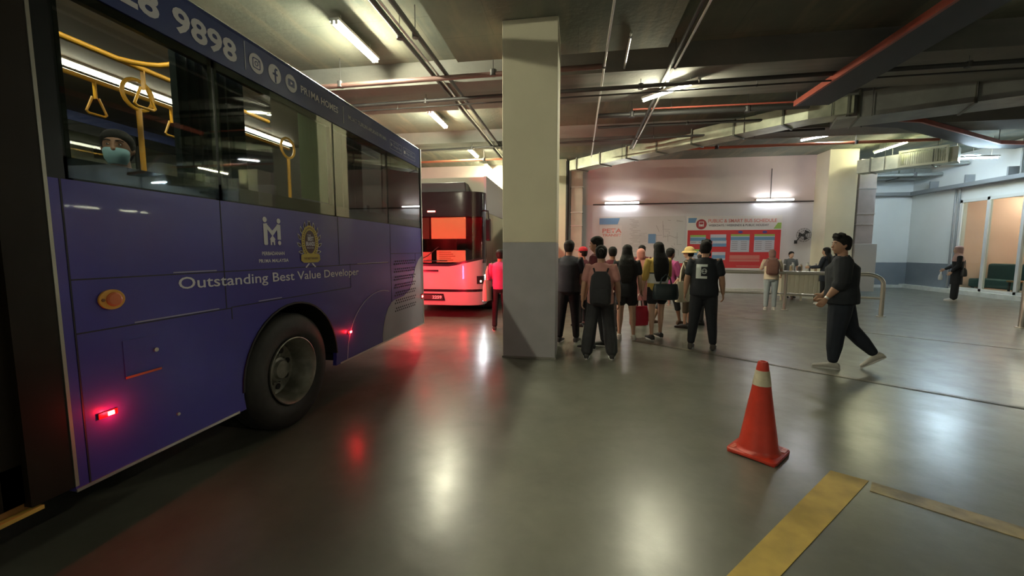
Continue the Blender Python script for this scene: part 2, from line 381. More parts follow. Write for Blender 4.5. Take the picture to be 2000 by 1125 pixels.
tube_light(12.0, 15.3, 4.5, 0, 1.3, BLUE_TUBE, 'upper bluish tube light behind the lower one at the right', drop=.45)
def wall_light(x0, x1, z, lab):
    t = empty('wall_tube_light', ((x0+x1)/2, YW-.14, z), label=lab, cat='light', group='wall tubes above the boards'); L = x1-x0
    MB().box(-L/2, L/2, .04, .14, -.03, .04).build('housing', FIX, t, bevel=.006)
    MB().tube([(-L/2+.02, 0, 0), (L/2-.02, 0, 0)], .022, 12).build('tube', WALL_TUBE, t)
    MB().box(-L/2, -L/2+.03, -.03, .05, -.03, .03).build('end_cap', FIX, t); MB().box(L/2-.03, L/2, -.03, .05, -.03, .03).build('end_cap', FIX, t)
wall_light(1.09, 2.40, 3.35, 'white wall tube light above the transit map board')
wall_light(6.51, 7.81, 3.37, 'white wall tube light above the red bus schedule')

# ------------------------------------------------------------ pipes, conduits and ducts under the ceiling
def pipe(pts, r, m, label, hang=(), name='ceiling_pipe', cat='pipe', ztop=CEIL, group=None):
    t = empty(name, pts[0], label=label, cat=cat, group=group); o0 = Vector(pts[0])
    MB().tube([Vector(p)-o0 for p in pts], r, 10).build('pipe_run', m, t, smooth=True)
    for h in hang:
        p = Vector(h)-o0
        MB().tube([p, (p.x, p.y, ztop-o0.z)], .006, 6).build('hanger', DARKMETAL, t); MB().tube([p+Vector((0,0,-r*1.2)), p+Vector((0,0,r*1.2))], r*1.35, 10).build('clamp', DARKMETAL, t)
    return t
ZP = 4.50
pipe([(.40,-3,ZP),(.42,6.95,ZP),(.46,13.45,ZP)], .018, CONDUIT, 'thin steel conduit running away just right of the near column', [(.42,7.0,ZP)], name='steel_conduit')
pipe([(1.50,-3,ZP),(1.56,7.6,ZP),(1.62,12.66,ZP)], .018, CONDUIT, 'steel conduit passing under the diagonal tube light', [(1.56,7.2,ZP)], name='steel_conduit')
MBx = pipe([(1.42,-3,ZP+.03),(1.49,7.6,ZP+.03),(1.56,12.66,ZP+.03)], .03, DARKMETAL, 'dark pipe strapped alongside the conduit under the diagonal tube', [])
pipe([(.735,6.2,ZP+.1),(.77,7.34,ZP+.1)], .018, CONDUIT, 'short steel conduit stub between the two long conduits', [(.74,6.3,ZP+.1)], name='steel_conduit')
for x, r, z, lab in ((-2.50,.034,ZP+.05,'left dark conduit of the pair above the blue bus roof'), (-2.27,.034,ZP+.05,'right dark conduit of the pair above the blue bus roof')):
    pipe([(x,-4,z),(x+.04,7.2,z),(x+.06,16.3,z)], r, DARKMETAL, lab, [(x+.01,y,z) for y in (2.0,5.7)], group='dark conduit pair')
pipe([(-2.385,-4,ZP+.02),(-2.33,16.3,ZP+.02)], .016, CONDUIT, 'bright thin conduit between the dark conduit pair', [], name='steel_conduit')
pipe([(-9,7.1,ZP-.02),(-4.5,7.0,ZP-.02),(.38,6.93,ZP-.02)], .042, BROWNPIPE, 'brown sprinkler pipe crossing behind the near column', [(-4.2,7.0,ZP),(-1.4,6.95,ZP)])
pipe([(-9,7.95,ZP-.08),(-.4,7.72,ZP-.08),(13.4,7.45,ZP-.08)], .036, DARKMETAL, 'long dark pipe crossing under the beam', [(-4.6,7.84,ZP-.08),(-2.9,7.8,ZP-.08),(1.1,7.7,ZP-.08),(6.0,7.6,ZP-.08)], ztop=4.55)
pipe([(-9,7.98,ZP-.18),(-.4,7.75,ZP-.18),(7.4,7.6,ZP-.18)], .014, DARKMETAL, 'thin rod pipe just below the long dark pipe', [(-3.5,7.83,ZP-.18),(3.0,7.69,ZP-.18)], ztop=ZP-.1)
pipe([(-9,12.1,4.5),(-2,11.7,4.5),(3.3,11.4,4.5),(6.0,11.3,4.5)], .028, DARKMETAL, 'far dark pipe crossing behind the near column', [(-3,11.75,4.5),(2.0,11.47,4.5)])
pipe([(.46,9.62,4.55),(4.8,9.66,4.55)], .05, DARKMETAL, 'dark pipe running right from the first conduit', [(1.2,9.63,4.55),(3.6,9.65,4.55)])
pipe([(1.2,9.45,4.60),(4.6,9.5,4.60)], .018, REDPIPE, 'thin red pipe beside the dark pipe above the duct', [(2,9.47,4.6)])
pipe([(.5,10.5,4.55),(5.0,10.5,4.55)], .03, DARKMETAL, 'thin dark pipe in front of the galvanised duct', [(2.6,10.5,4.55)])
pipe([(2.0,12.85,4.5),(6.0,12.8,4.5),(9.6,12.8,4.5)], .04, mat('orange_pipe', (.55,.20,.12), .4), 'orange-red pipe behind the galvanised duct', [(4.0,12.8,4.5),(7.6,12.8,4.5)])
pipe([(-6,13.4,4.5),(-2.3,13.3,4.5)], .035, mat('orange_pipe', (.55,.20,.12), .4), 'short orange pipe beyond the second bus', [(-3,13.3,4.5)])
pipe([(.66,YW-.03,3.31),(8.5,YW-.03,3.31)], .022, DARKMETAL, 'thin dark conduit along the back wall between the wall tubes', [], name='wall_conduit')
for x, lab in ((7.05,'vertical conduit above the schedule, under the duct'),):
    pipe([(x,YW-.03,3.42),(x,YW-.03,4.5)], .014, DARKMETAL, lab, [], name='wall_conduit')
pipe([(-.32,15.62,0),(-.32,15.62,4.85)], .06, BLACK, 'black vertical downpipe beside the far pilaster', [], name='downpipe')

def duct(pts, w, h, z, m, label, seams=1.2, name='air_duct'):
    """rectangular duct along pts, with flanges, z = underside"""
    t = empty(name, (pts[0][0], pts[0][1], z), label=label, cat='duct'); o0 = Vector((pts[0][0], pts[0][1], 0))
    P = [Vector((*p, 0))-o0 for p in pts]; L, Rr = [], []
    for i, p in enumerate(P):
        if i == 0: tt = (P[1]-p).normalized()
        elif i == len(P)-1: tt = (p-P[i-1]).normalized()
        else: tt = ((P[i+1]-p).normalized() + (p-P[i-1]).normalized()).normalized()
        n = Vector((-tt.y, tt.x, 0)); L.append(p+n*w/2); Rr.append(p-n*w/2)
    mb = MB(); bm = mb.b; rings = []
    for a, c in zip(L, Rr):
        rings.append([bm.verts.new((a.x,a.y,0)), bm.verts.new((c.x,c.y,0)), bm.verts.new((c.x,c.y,h)), bm.verts.new((a.x,a.y,h))])
    for A, B in zip(rings[:-1], rings[1:]):
        for k in range(4): bm.faces.new((A[k], A[(k+1)%4], B[(k+1)%4], B[k]))
    bm.faces.new(rings[0]); bm.faces.new(rings[-1][::-1]); mb.build('duct_run', m, t)
    FLM = mat('duct_flange', (.16,.17,.14), .5, .5); acc = .35; proto = {}
    for A, B in zip(P[:-1], P[1:]):
        ln = (B-A).length; d = (B-A).normalized(); n = Vector((-d.y, d.x, 0)); s = acc
        while s < ln:
            c = A+d*s; f = MB(); e = d*.02; rg = []
            for q in (-1, 1):
                o4 = [c+e*q+n*u+Z_*v for u, v in ((-w/2-.03,-.03),(w/2+.03,-.03),(w/2+.03,h+.03),(-w/2-.03,h+.03))]
                i4 = [c+e*q+n*u+Z_*v for u, v in ((-w/2+.002,.002),(w/2-.002,.002),(w/2-.002,h-.002),(-w/2+.002,h-.002))]
                rg.append(([f.b.verts.new(p) for p in o4], [f.b.verts.new(p) for p in i4]))
            (o0_, i0_), (o1_, i1_) = rg
            for k in range(4):
                q = (k+1) % 4
                for a_, b_ in ((o0_,o1_),(i0_,i1_),(o0_,i0_),(o1_,i1_)): f.b.faces.new((a_[k], a_[q], b_[q], b_[k]))
            f.build('flange', FLM, t)
            s += seams
        acc = max(.2, s-ln)
    for A, B in zip(P[:-1], P[1:]):
        c = (A+B)/2; d = (B-A).normalized(); n = Vector((-d.y, d.x, 0))
        for q in (-w/2-.04, w/2+.04):
            p = c+n*q; MB().tube([(p.x,p.y,-.02),(p.x,p.y,CEIL-z)], .008, 6).build('hanger', DARKMETAL, t)
    return t
duct([(-.05,15.0),(3.25,11.75),(5.05,10.1),(5.7,9.8)], .55, .34, 4.35, GALV, 'long galvanised air duct crossing diagonally towards the back wall', 1.05)
duct([(5.55,10.15),(6.6,9.75),(8.3,9.0),(13.4,6.7)], .8, .5, 4.28, GALV2, 'large dull grey duct at the right, nearest the camera', 1.7)
duct([(9.3,15.35),(10.2,14.25),(10.8,13.68)], .5, .42, 4.05, GALV, 'pale green-grey duct with a grille behind the far column', 1.4)
t = empty('air_grille', (10.05, 13.95, 4.05), math.atan2(-.95, 1.0), label='framed grille on the side of the pale duct at right', cat='grille')
MB().box(-.5, .55, -.03, 0, -.02, .04).box(-.5, .55, -.03, 0, .42, .48).box(-.5, -.45, -.03, 0, .04, .42).box(.5, .55, -.03, 0, .04, .42).build('frame', mat('grille_frame', (.62,.66,.50), .4), t)
g_ = MB()
for k in range(20): g_.box(-.44+k*.047, -.425+k*.047, -.02, -.005, .04, .42)
g_.build('louvre', mat('grille_louvre', (.45,.48,.36), .4), t)
# vertical duct beside the far column
t = empty('riser_duct', (9.77, 15.86, 0), label='vertical pale riser duct against the far column', cat='duct')
MB().box(-.26, .26, -.2, .2, 1.75, 4.6).build('riser', mat('riser_metal', (.50,.46,.46), .35, .4, noise=.2, scale=2), t)
MB().box(-.30, .38, -.28, .25, .12, 1.75).build('cabinet', mat('riser_cabinet', (.45,.44,.43), .45, .2), t, bevel=.01)
for z in (2.4, 2.75, 3.6): MB().box(-.28, .28, -.22, .22, z, z+.03).build('flange', CONDUIT, t)
t = empty('riser_duct', (.02, 15.95, 0), label='vertical pale duct beside the far pilaster and black downpipe', cat='duct')
MB().box(-.2, .22, -.2, .2, 0, 4.6).build('riser', mat('riser_metal2', (.52,.50,.42), .5, .2, noise=.2, scale=2), t)
for z in (1.6, 2.45, 2.95, 3.9): MB().box(-.23, .25, -.23, .23, z, z+.03).build('flange', CONDUIT, t)

def tray(pts, w, h, z, label, lip):
    t = empty('cable_tray', (pts[0][0], pts[0][1], z), label=label, cat='cable tray'); o0 = Vector((pts[0][0], pts[0][1], 0))
    P = [Vector((*p, 0))-o0 for p in pts]; E = []
    for i, p in enumerate(P):
        tt = (P[min(i+1,len(P)-1)]-P[max(i-1,0)]).normalized(); n = Vector((tt.y, -tt.x, 0)); E.append((p, p+n*w))
    mb = MB(); lp = MB()
    for (a, c), (a2, c2) in zip(E[:-1], E[1:]):
        mb.prism([a, a2, c2, c], (0,0,.03)); mb.prism([c, c2, c2+Z_*h, c+Z_*h], (.01,0.01,0))
        n = (c-a).normalized()*-.05
        lp.prism([a, a2, a2+n, a+n], (0,0,h))
    mb.build('tray_bed', mat('tray_dark', (.035,.04,.05), .6), t); lp.build('side_rail', lip, t)
    for (a, c) in E: MB().tube([a+Z_*h, (a.x,a.y,CEIL-z)], .01, 6).build('hanger', DARKMETAL, t)
    return t
REDT = mat('red_tray_side', (.40,.09,.06), .5, noise=.3, scale=3)
tray([(4.165,1.0),(4.165,5.5),(4.165,8.83)], .56, .10, 4.30, 'wide dark cable tray with a red side rail, running overhead', REDT)
tray([(12.8,13.9),(11.7,13.65),(7.9,11.1),(6.5,10.7)], .42, .10, 4.5, 'red-sided dark cable tray bending away behind the large duct', REDT)
# wall mounted tray high on the right walls
t = empty('wall_cable_tray', (13.2, 19, 3.72), label='grey wall tray running high along the right-hand walls', cat='cable tray')
tm = mat('tray_grey', (.25,.26,.27), .45, .3)
MB().box(0, .28, -9, -.02, 0, .13).build('tray_run', tm, t); MB().box(-4.0, 0, -.3, -.02, 0, .13).build('tray_run', tm, t)
for k in range(6): MB().box(.0, .28, -1.2-k*1.4, -1.15-k*1.4, .13, .40).build('bracket', tm, t)
for y, lab in ((17.0,'left of the two vertical conduits beside the shopfront'), (16.85,'right of the two vertical conduits beside the shopfront'), (14.9, 'vertical conduit above the shop mullion')):
    pipe([(13.44,y,.2 if y > 16 else 3.9),(13.44,y,3.7 if y > 16 else CEIL)], .03, tm, lab, [], name='wall_conduit')
for k, (z, y) in enumerate(((4.35,17.6),(4.55,16.6))):
    pipe([(9.3,y,z),(13.4,y,z)], .06, GALV2, ('lower' if k==0 else 'upper')+' dark service pipe crossing the recess ceiling', [(10.5,y,z),(12.5,y,z)])
duct([(9.3,18.3),(13.3,18.3)], .6, .35, 4.3, GALV2, 'dull duct against the recess wall', 1.3)

# ------------------------------------------------------------ boards on the back wall
RED = mat('sign_red', (.62,.05,.06), .5); PW = mat('print_white', (.72,.71,.70), .5); PINKR = mat('print_pink', (.62,.22,.20), .5)
BLU = mat('print_blue', (.16,.32,.55), .5); GRN = mat('print_green', (.32,.52,.12), .5); DK = mat('print_dark', (.08,.07,.10), .5); LB = mat('print_light', (.55,.58,.68), .5)
DR = mat('print_deep_red', (.40,.05,.06), .5)
def flat(mb, x0, x1, z0, z1, y=-.022): mb.box(x0, x1, y-.001, y, z0, z1); return mb
def rel(x, z): return (x-4.2, z-.85)
t = empty('schedule_board', (4.2, YW, .85), label='large red and white bus schedule board under a wall tube light', cat='sign')
MB().box(0, 3.3, -.02, 0, 0, 1.97).build('board', PW, t)
flat(MB(), .02, 3.28, .02, 1.44, -.021).build('red_field', RED, t)
MB().prism([(.03,-.021,1.90),(.34,-.021,1.90),(.28,-.021,1.72),(.03,-.021,1.72)], (0,-.002,0)).build('blue_flag', BLU, t)
MB().prism([(3.28,-.021,1.70),(3.16,-.021,1.70),(3.02,-.021,1.48),(3.28,-.021,1.48)], (0,-.002,0)).build('green_flag', GRN, t)
def on(body, name, x, z, w, h, m, par, bold=.01, y=-.024): return text_mesh(body, name, (x, y, z), X_, Z_, w, h, m, par, 0, bold)
on('PUBLIC & SMART BUS SCHEDULE', 'lettering', .74, 1.72, 2.38, .13, PINKR, t, .02)
on('WEEKDAYS / WEEKENDS & PUBLIC HOLIDAY', 'lettering', .76, 1.58, 2.1, .075, DK, t, .02)
MB().prism(disc_pts((.50,-.022,1.66), X_, Z_, .19), (0,-.002,0)).build('bus_roundel', DR, t)
bi = MB(); bi.box(.41,.59,-.027,-.025,1.58,1.76); bi.build('bus_icon', PW, t)
bi = MB(); bi.box(.43,.57,-.029,-.028,1.655,1.735); bi.box(.43,.46,-.029,-.028,1.60,1.62); bi.box(.54,.57,-.029,-.028,1.60,1.62); bi.build('bus_icon_window', DR, t)
def sheet(x, z0, z1, w, head=True):
    if head: flat(MB(), x, x+w, z1-.09, z1-.02, -.023).build('green_heading', GRN, t)
    flat(MB(), x, x+w, z0, z1-(.09 if head else 0), -.023).build('timetable', LB, t)
    flat(MB(), x, x+w, z1-.24, z1-.12, -.025).build('blue_row', BLU, t)
    ln = MB(); z = z1-.30
    while z > z0+.04:
        for q in (0.06, .55):
            ln.box(x+w*q, x+w*(q+.32), -.0262, -.0255, z, z+.012)
        z -= .07
    ln.build('printed_rows', DK, t)
sheet(.12, .92, 1.28, .56); sheet(.84, 1.16, 1.28, .56, False); sheet(.92, .84, 1.06, .5, False); sheet(.12, .30, .74, .56); sheet(.92, .32, .62, .48, False)
sheet(1.56, .62, 1.30, .66); sheet(2.38, .62, 1.30, .70)
for x in (1.89, 2.73): MB().prism(disc_pts((x,-.023,1.36), X_, Z_, .08, rv=.05), (0,-.002,0)).build('blue_badge', mat('badge_blue', (.08,.08,.35), .5), t)
flat(MB(), 1.55, 2.6, .36, .50, -.023).build('pink_note', PINKR, t); flat(MB(), 1.55, 2.6, .26, .34, -.023).build('pink_note', PINKR, t)
flat(MB(), 1.8, 2.6, .08, .11, -.023).build('small_print', PINKR, t)

t = empty('transit_board', (.92, YW, .88), label='white transit map board with a blue flag at its top left', cat='sign')
MB().box(0, 3.2, -.02, 0, 0, 1.95).build('board', mat('board_white', (.60,.61,.62), .5), t)
MB().prism([(0,-.022,1.90),(.78,-.022,1.90),(.70,-.022,1.66),(0,-.022,1.66)], (0,-.002,0)).build('blue_flag', BLU, t)
MB().box(.0,.86,-.0215,-.021,.02,1.62).build('white_panel', mat('panel_white', (.66,.66,.66), .5), t)
on('PETA', 'lettering', .12, 1.33, .74, .17, PINKR, t, .02); on('TRANSIT', 'lettering', .12, 1.19, .72, .10, PINKR, t, .02)
flat(MB(), 1.86, 2.14, .92, 1.28, -.024).build('blue_panel', BLU, t)
flat(MB(), 2.6, 3.2, .0, .16, -.024).build('red_strip', RED, t)
ln = MB(); rr = random.Random(3)
for k in range(26):
    z = 1.84-k*.062; x = 1.15 + .06*(k%3); ln.box(x, x+.12+rr.random()*.28, -.0235, -.0225, z, z+.012)
for k in range(20):
    z = 1.3-k*.06; ln.box(1.52, 1.62+rr.random()*.22, -.0235, -.0225, z, z+.010)
ln.build('printed_list', mat('print_grey', (.35,.35,.37), .5), t)
ln = MB()
for k in range(26):
    x, z = 2.1+rr.random()*.9, .3+rr.random()*1.5; dx, dz = (rr.random()*.35, 0) if k%3==0 else ((0, -rr.random()*.5) if k%3==1 else (rr.random()*.3, -rr.random()*.25))
    x1, z1 = min(x+dx+.02, 3.12), max(z+dz, .2); ln.prism([(x,-.0225,z),(x1,-.0225,z1),(x1+.012,-.0225,z1+.012),(x+.012,-.0225,z+.012)], (0,-.001,0))
ln.build('route_lines', mat('print_grey', (.35,.35,.37), .5), t)
o = MB().box(.7, 8.5, YW-.06, YW, .76, .84).build('wall_ledge', PW); tag(o, 'white ledge rail along the back wall under the boards', 'ledge')

# fan
t = empty('wall_fan', (8.1, YW, 2.08), label='black caged fan mounted on the wall right of the schedule', cat='fan')
FB = mat('fan_black', (.03,.03,.035), .5)
MB().box(-.15,-.07,-.06,0,-.30,-.18).tube([(-.11,-.05,-.24),(-.11,-.2,-.12),(0,-.22,0)], .018).build('bracket', FB, t)
cg = MB()
for k in range(16):
    a = 2*PI*k/16; cg.tube([(.03*math.cos(a),-.42,.03*math.sin(a)),(.16*math.cos(a),-.40,.16*math.sin(a)),(.24*math.cos(a),-.33,.24*math.sin(a)),(.16*math.cos(a),-.27,.16*math.sin(a))], .005, 5)
for r, y in ((.24,-.33),(.16,-.40),(.08,-.415)):
    cg.tube([(r*math.cos(2*PI*k/24), y, r*math.sin(2*PI*k/24)) for k in range(25)], .007, 5)
cg.build('cage', mat('fan_grey', (.15,.15,.16), .4, .5), t)
MB().lathe([(-.0,.05),(.12,.055),(.14,.03)], (0,-.22,0), (0,-1,0), 20).build('motor', FB, t)
for k in range(3):
    a = 2*PI*k/3+.5; c, s = math.cos(a), math.sin(a); c2, s2 = math.cos(a+.9), math.sin(a+.9)
    MB().prism([(.04*c,-.34,.04*s),(.20*c,-.36,.20*s),(.19*c2,-.32,.19*s2),(.05*c2,-.33,.05*s2)], (0,-.004,0)).build('blade', FB, t)

# ------------------------------------------------------------ counter with wares
t = empty('sales_counter', (6.85, 13.75, 0), label='cream slatted stall counter behind the steel rail', cat='counter')
cc = mat('counter_cream', (.56,.53,.42), .6)
MB().box(-.62,.72,-.3,.35,.80,.88).build('worktop', mat('counter_top', (.60,.58,.50), .5), t, bevel=.008)
MB().box(-.60,.70,-.26,.33,.14,.80).build('front', cc, t)
sl = MB()
for k in range(10): sl.box(-.6+k*.13, -.5+k*.13, -.275, -.26, .15, .79)
sl.build('slat', cc, t)
for sx in (-.56,.0,.64):
    for sy in (-.22,.29): MB().box(sx-.02, sx+.02, sy-.02, sy+.02, 0, .14).build('leg', cc, t)
rr = random.Random(9); k = 0
def jar(x, y, h, r, m, lab):
    t = empty('jar', (x, y, .88), label=lab, cat='jar', group='jars on the stall counter')
    MB().lathe([(0,r*.9),(.01,r),(h*.75,r),(h*.85,r*.7)], (0,0,0), Z_, 14).build('jar_body', m, t); MB().lathe([(h*.85,r*.75),(h,r*.75)], (0,0,0), Z_, 14).build('lid', mat('jar_lid', (.5,.5,.5), .4), t)
jm = [mat('jar_pale', (.55,.55,.50), .4), mat('jar_dark', (.10,.09,.09), .4), mat('jar_tan', (.38,.28,.18), .4)]
for i in range(9): jar(6.30+i*.115, 13.55+(i%2)*.13, .20+rr.random()*.10, .04, jm[i%3], 'small pale, tan or dark jar lined up on the stall counter')

# ------------------------------------------------------------ steel rail and bollards
t = empty('steel_handrail', (7.08, 10.57, 0), label='stainless tube handrail with rounded end in front of the stall', cat='railing')
P0 = Vector((0,0,0)); P1 = Vector((5.373-7.081, 11.35-10.572, 0)); P2 = Vector((2.65-7.081, 11.9-10.572, 0))
d = (P1-P0).normalized()
top = [P2+Z_*.97, P1+Z_*.97]+[P0+d*.28*(1-math.sin(a))+Z_*(.97-.22+.22*math.cos(a)) for a in [R(x) for x in (0,15,30,45,60,75,90)]]+[P0+Z_*.0]
MB().tube([p for p in top], .045, 16).build('top_rail', STEEL, t, smooth=True)
MB().tube([P2+Z_*.42, P1+Z_*.42, P0+Z_*.42], .026, 12).build('lower_rail', STEEL, t, smooth=True)
for p in (P1, P2): MB().tube([p, p+Z_*.97], .04, 14).build('post', STEEL, t, smooth=True)
for p in (P0, P1, P2): MB().lathe([(0,.09),(.012,.09),(.016,.05)], p, Z_, 24).build('base_flange', STEEL, t)
t = empty('steel_post', (8.83, 9.45, 0), label='steel post at the right edge of the view', cat='post')
MB().tube([(0,0,0),(0,0,.9),(0.05,.0,.94),(.3,-.05,.95)], .045, 16).build('post', STEEL, t, smooth=True); MB().lathe([(0,.09),(.012,.09),(.016,.05)], (0,0,0), Z_, 24).build('base_flange', STEEL, t)

# ------------------------------------------------------------ traffic cone
t = empty('traffic_cone', (1.41, 3.235, 0), R(-41), label='red-orange traffic cone with a dirty white band', cat='traffic cone')
OR = mat('cone_red', (.58,.045,.022), .38, noise=.25, scale=6); WB = mat('cone_band', (.60,.56,.42), .45, col2=(.42,.38,.26), scale=14)
bs = MB(); w = .172
pts = []
for cx, cy, a0 in ((w-.04,w-.04,0),(-w+.04,w-.04,90),(-w+.04,-w+.04,180),(w-.04,-w+.04,270)):
    for k in range(5): a = R(a0+k*22.5); pts.append((cx+.04*math.cos(a), cy+.04*math.sin(a), .008))
bs.prism(pts, (0,0,.024)); bs.build('base', OR, t, bevel=.006, smooth=True)
ft = MB()
for sx in (-1,1):
    for sy in (-1,1): pass
ft.b.free()
for sx in (-1,1):
    for sy in (-1,1): MB().box(sx*.13-.03, sx*.13+.03, sy*.13-.03, sy*.13+.03, 0, .01).build('base_foot', OR, t)
for sx in (-1, 1):
    for k in (-1,0,1): MB().box(sx*.140-.012+abs(k)*sx*0, sx*.140+.020, sx*.10+k*.03-.010, sx*.10+k*.03+.010, .032, .038).build('base_rib', mat('cone_worn', (.72,.20,.14), .3), t)
def rz(z): return .138 + (.034-.138)*(z-.032)/(.715-.032)
MB().lathe([(.03,.155),(.045,.142),(.06,rz(.06)),(.535,rz(.535))], (0,0,0), Z_, 40).build('cone_body', OR, t, smooth=True)
MB().lathe([(.535,rz(.535)+.002),(.648,rz(.648)+.002)], (0,0,0), Z_, 40).build('reflective_band', WB, t, smooth=True)
MB().lathe([(.648,rz(.648)),(.70,rz(.70)),(.715,rz(.715)-.004),(.716,.02),(.69,.018)], (0,0,0), Z_, 40).build('cone_tip', OR, t, smooth=True)
# ============================================================ BLUE BUS
BLUE = mat('bus_blue', (.050,.040,.285), .36, .0, noise=.15, scale=1.2, coat=.15, spec=.4)
BLUE2 = mat('bus_band_blue', (.030,.048,.165), .4, spec=.35)
DECAL = mat('decal_white', (.60,.60,.64), .5)
GREYW = mat('decal_grey', (.30,.32,.38), .4)
WINB = mat('window_frit', (.006,.008,.008), .35, spec=.25)
YRAIL = mat('yellow_rail', (.72,.36,.03), .35)
bus = empty('bus', (-2.4, 0, 0), label='dark blue single-deck bus parked close on the left with white lettering', cat='bus')
W = 2.5; YR = 6.15; YF = -5.8; ZS = .37; ZW = 1.885; ZB = 2.81; ZT = 3.10
def arch_poly(y0, y1, yc, r, zc=.50, n=22):
    pts = [(y0, ZS), ]
    a0 = math.asin((zc-ZS)/r)
    arc = [(yc - r*math.cos(t), zc + r*math.sin(t)) for t in [-a0 + (PI+2*a0)*k/n for k in range(n+1)]]
    return pts + arc + [(y1, ZS), (y1, ZW), (y0, ZW)]
def side(y0, y1, yc, name='side_panel', xo=-.04):
    P = arch_poly(y0, y1, yc, .59) if yc is not None else [(y0,ZS),(y1,ZS),(y1,ZW),(y0,ZW)]
    return MB().prism([(xo, y, z) for y, z in P], (.04,0,0)).build(name, BLUE, bus)
side(1.595, YR, 3.15); side(1.53, 1.585, None); side(-1.9, .05, None); side(YF, -1.91, -3.5)
s2_ = MB().prism([(-W, y, z) for y, z in ((YF,ZS),(YR,ZS),(YR,ZW),(YF,ZW))], (.04,0,0)).build('far_side_panel', BLUE, bus)
MB().prism([(0,1.53,ZS-.004),(0.006,1.53,ZS-.004),(0.006,1.53,ZS+.012),(0,1.53,ZS+.012)], (0,.98,0)).build('skirt_trim', STEEL, bus)
MB().prism([(0,3.80,ZS-.004),(0.006,3.80,ZS-.004),(0.006,3.80,ZS+.012),(0,3.80,ZS+.012)], (0,2.34,0)).build('skirt_trim', STEEL, bus)
# roof band, roof with rounded shoulder
MB().prism([(-.04,0,ZB),(0,0,ZB),(0,0,ZT-.05),(-.015,0,ZT-.01),(-.04,0,ZT)], (0,1,0)).b.free()
rb = MB(); prof = [(-.04,ZB),(0,ZB),(0,ZT-.03),(-.012,ZT),(-.04,ZT)]
rb.prism([(x, YF, z) for x, z in prof], (0, YR-YF, 0)).build('roof_band', BLUE2, bus)
MB().prism([(-W+(0-x), YF, z) for x, z in prof], (0, YR-YF, 0)).build('roof_band', BLUE2, bus)
MB().prism([(-.04,YF,ZT-.02),(-.04,YF,ZT+.002),(-.4,YF,ZT+.09),(-1.25,YF,ZT+.12),(-2.1,YF,ZT+.09),(-2.46,YF,ZT+.002),(-2.46,YF,ZT-.02)], (0,YR-YF,0)).build('roof', mat('bus_roof', (.35,.36,.38), .5), bus)
MB().prism([(-.045,YF,ZT+.0),(-.008,YF,ZT+.0),(-.02,YF,ZT+.014),(-.045,YF,ZT+.016)], (0,YR-YF,0)).build('roof_edge_trim', mat('trim_bright', (.75,.75,.72), .25, .6), bus)
MB().box(-2.0,-.5,-3.5,0.5,ZT+.10,ZT+.32).build('roof_unit', mat('bus_roof', (.35,.36,.38), .5), bus, bevel=.05)
# rear and front ends
MB().box(-W, 0, YR-.04, YR, ZS, 1.6).build('rear_panel', BLUE, bus); MB().box(-W, 0, YR-.04, YR, 1.6, ZT).build('rear_panel', WINB, bus)
MB().box(-W, 0, YF, YF+.04, ZS, 1.3).build('front_panel', BLUE, bus)
MB().box(-W, 0, YF+.01, YF+.03, 1.3, ZT).build('windscreen', glass('bus_glass', (.70,.75,.68), 1.6), bus)
MB().box(-W, 0, YF, YF+.05, 2.75, ZT).build('destination_header', WINB, bus)
MB().tube([(.004,YR-.006,ZS),(.004,YR-.006,ZT)], .010, 8).build('corner_trim', mat('trim_bright', (.75,.75,.72), .25, .6), bus)
# floor, chassis, lining
DKI = mat('underbody', (.014,.014,.014), .8)
ub = MB(); ub.box(-W+.05,-.05,YF+.1,-4.15,.40,.80).box(-W+.05,-.05,-2.85,2.5,.40,.80).box(-W+.05,-.05,3.80,YR-.05,.40,.95).box(-1.9,-.65,-4.15,-2.85,.5,.80).box(-1.9,-.65,2.5,3.80,.5,.80)
ub.build('chassis', DKI, bus)
MB().box(-W+.04,-.05,YF+.04,YR-.04,1.10,1.16).build('cabin_floor', mat('bus_floor', (.09,.09,.08), .6), bus)
MB().box(-W+.04,-.045,YF+.04,YR-.04,2.90,2.93).build('cabin_ceiling', mat('bus_inner', (.10,.085,.06), .6), bus)
for yc in (3.15, -3.5):
    ar = MB(); n = 20
    for k in range(n):
        a, c = PI*k/n, PI*(k+1)/n
        ar.prism([(-.62, yc-.60*math.cos(a), .5+.60*math.sin(a)),(-.62, yc-.60*math.cos(c), .5+.60*math.sin(c)),(-.62, yc-.585*math.cos(c), .5+.585*math.sin(c)),(-.62, yc-.585*math.cos(a), .5+.585*math.sin(a))], (.628,0,0))
    ar.build('wheel_arch', BLACK, bus)
# windows
FR = [1.62, 2.48, 3.83, 5.005, YR-.03]
pil = MB()
for y in FR: pil.box(-.05,-.014, y-.035, y+.035, ZW, ZB)
pil.box(-.05,-.004,1.53,1.615,ZW,ZB); pil.box(-.05,-.014,1.6,YR-.04,ZW,ZW+.11); pil.box(-.05,-.014,1.6,YR-.04,ZB-.05,ZB)
for y in (.02,-1.3,-2.6,-3.9,-5.2): pil.box(-.035,-.004,y-.04,y+.04,ZW,ZB)
pil.box(-.035,-.004,YF,.05,ZW,ZW+.06).box(-.035,-.004,YF,.05,ZB-.05,ZB)
pil.build('window_pillar', WINB, bus)
BG = glass('bus_glass', (.70,.75,.68), 1.6)
for a, c in zip(FR[:-1], FR[1:]): MB().box(-.012,-.006,a+.012,c-.012,ZW+.01,ZB-.005).build('window_pane', BG, bus)
for a, c in ((-5.2,-3.9),(-3.9,-2.6),(-2.6,-1.3),(-1.3,.02)): MB().box(-.012,-.006,a+.012,c-.012,ZW+.01,ZB-.005).build('window_pane', BG, bus)
fp = MB()
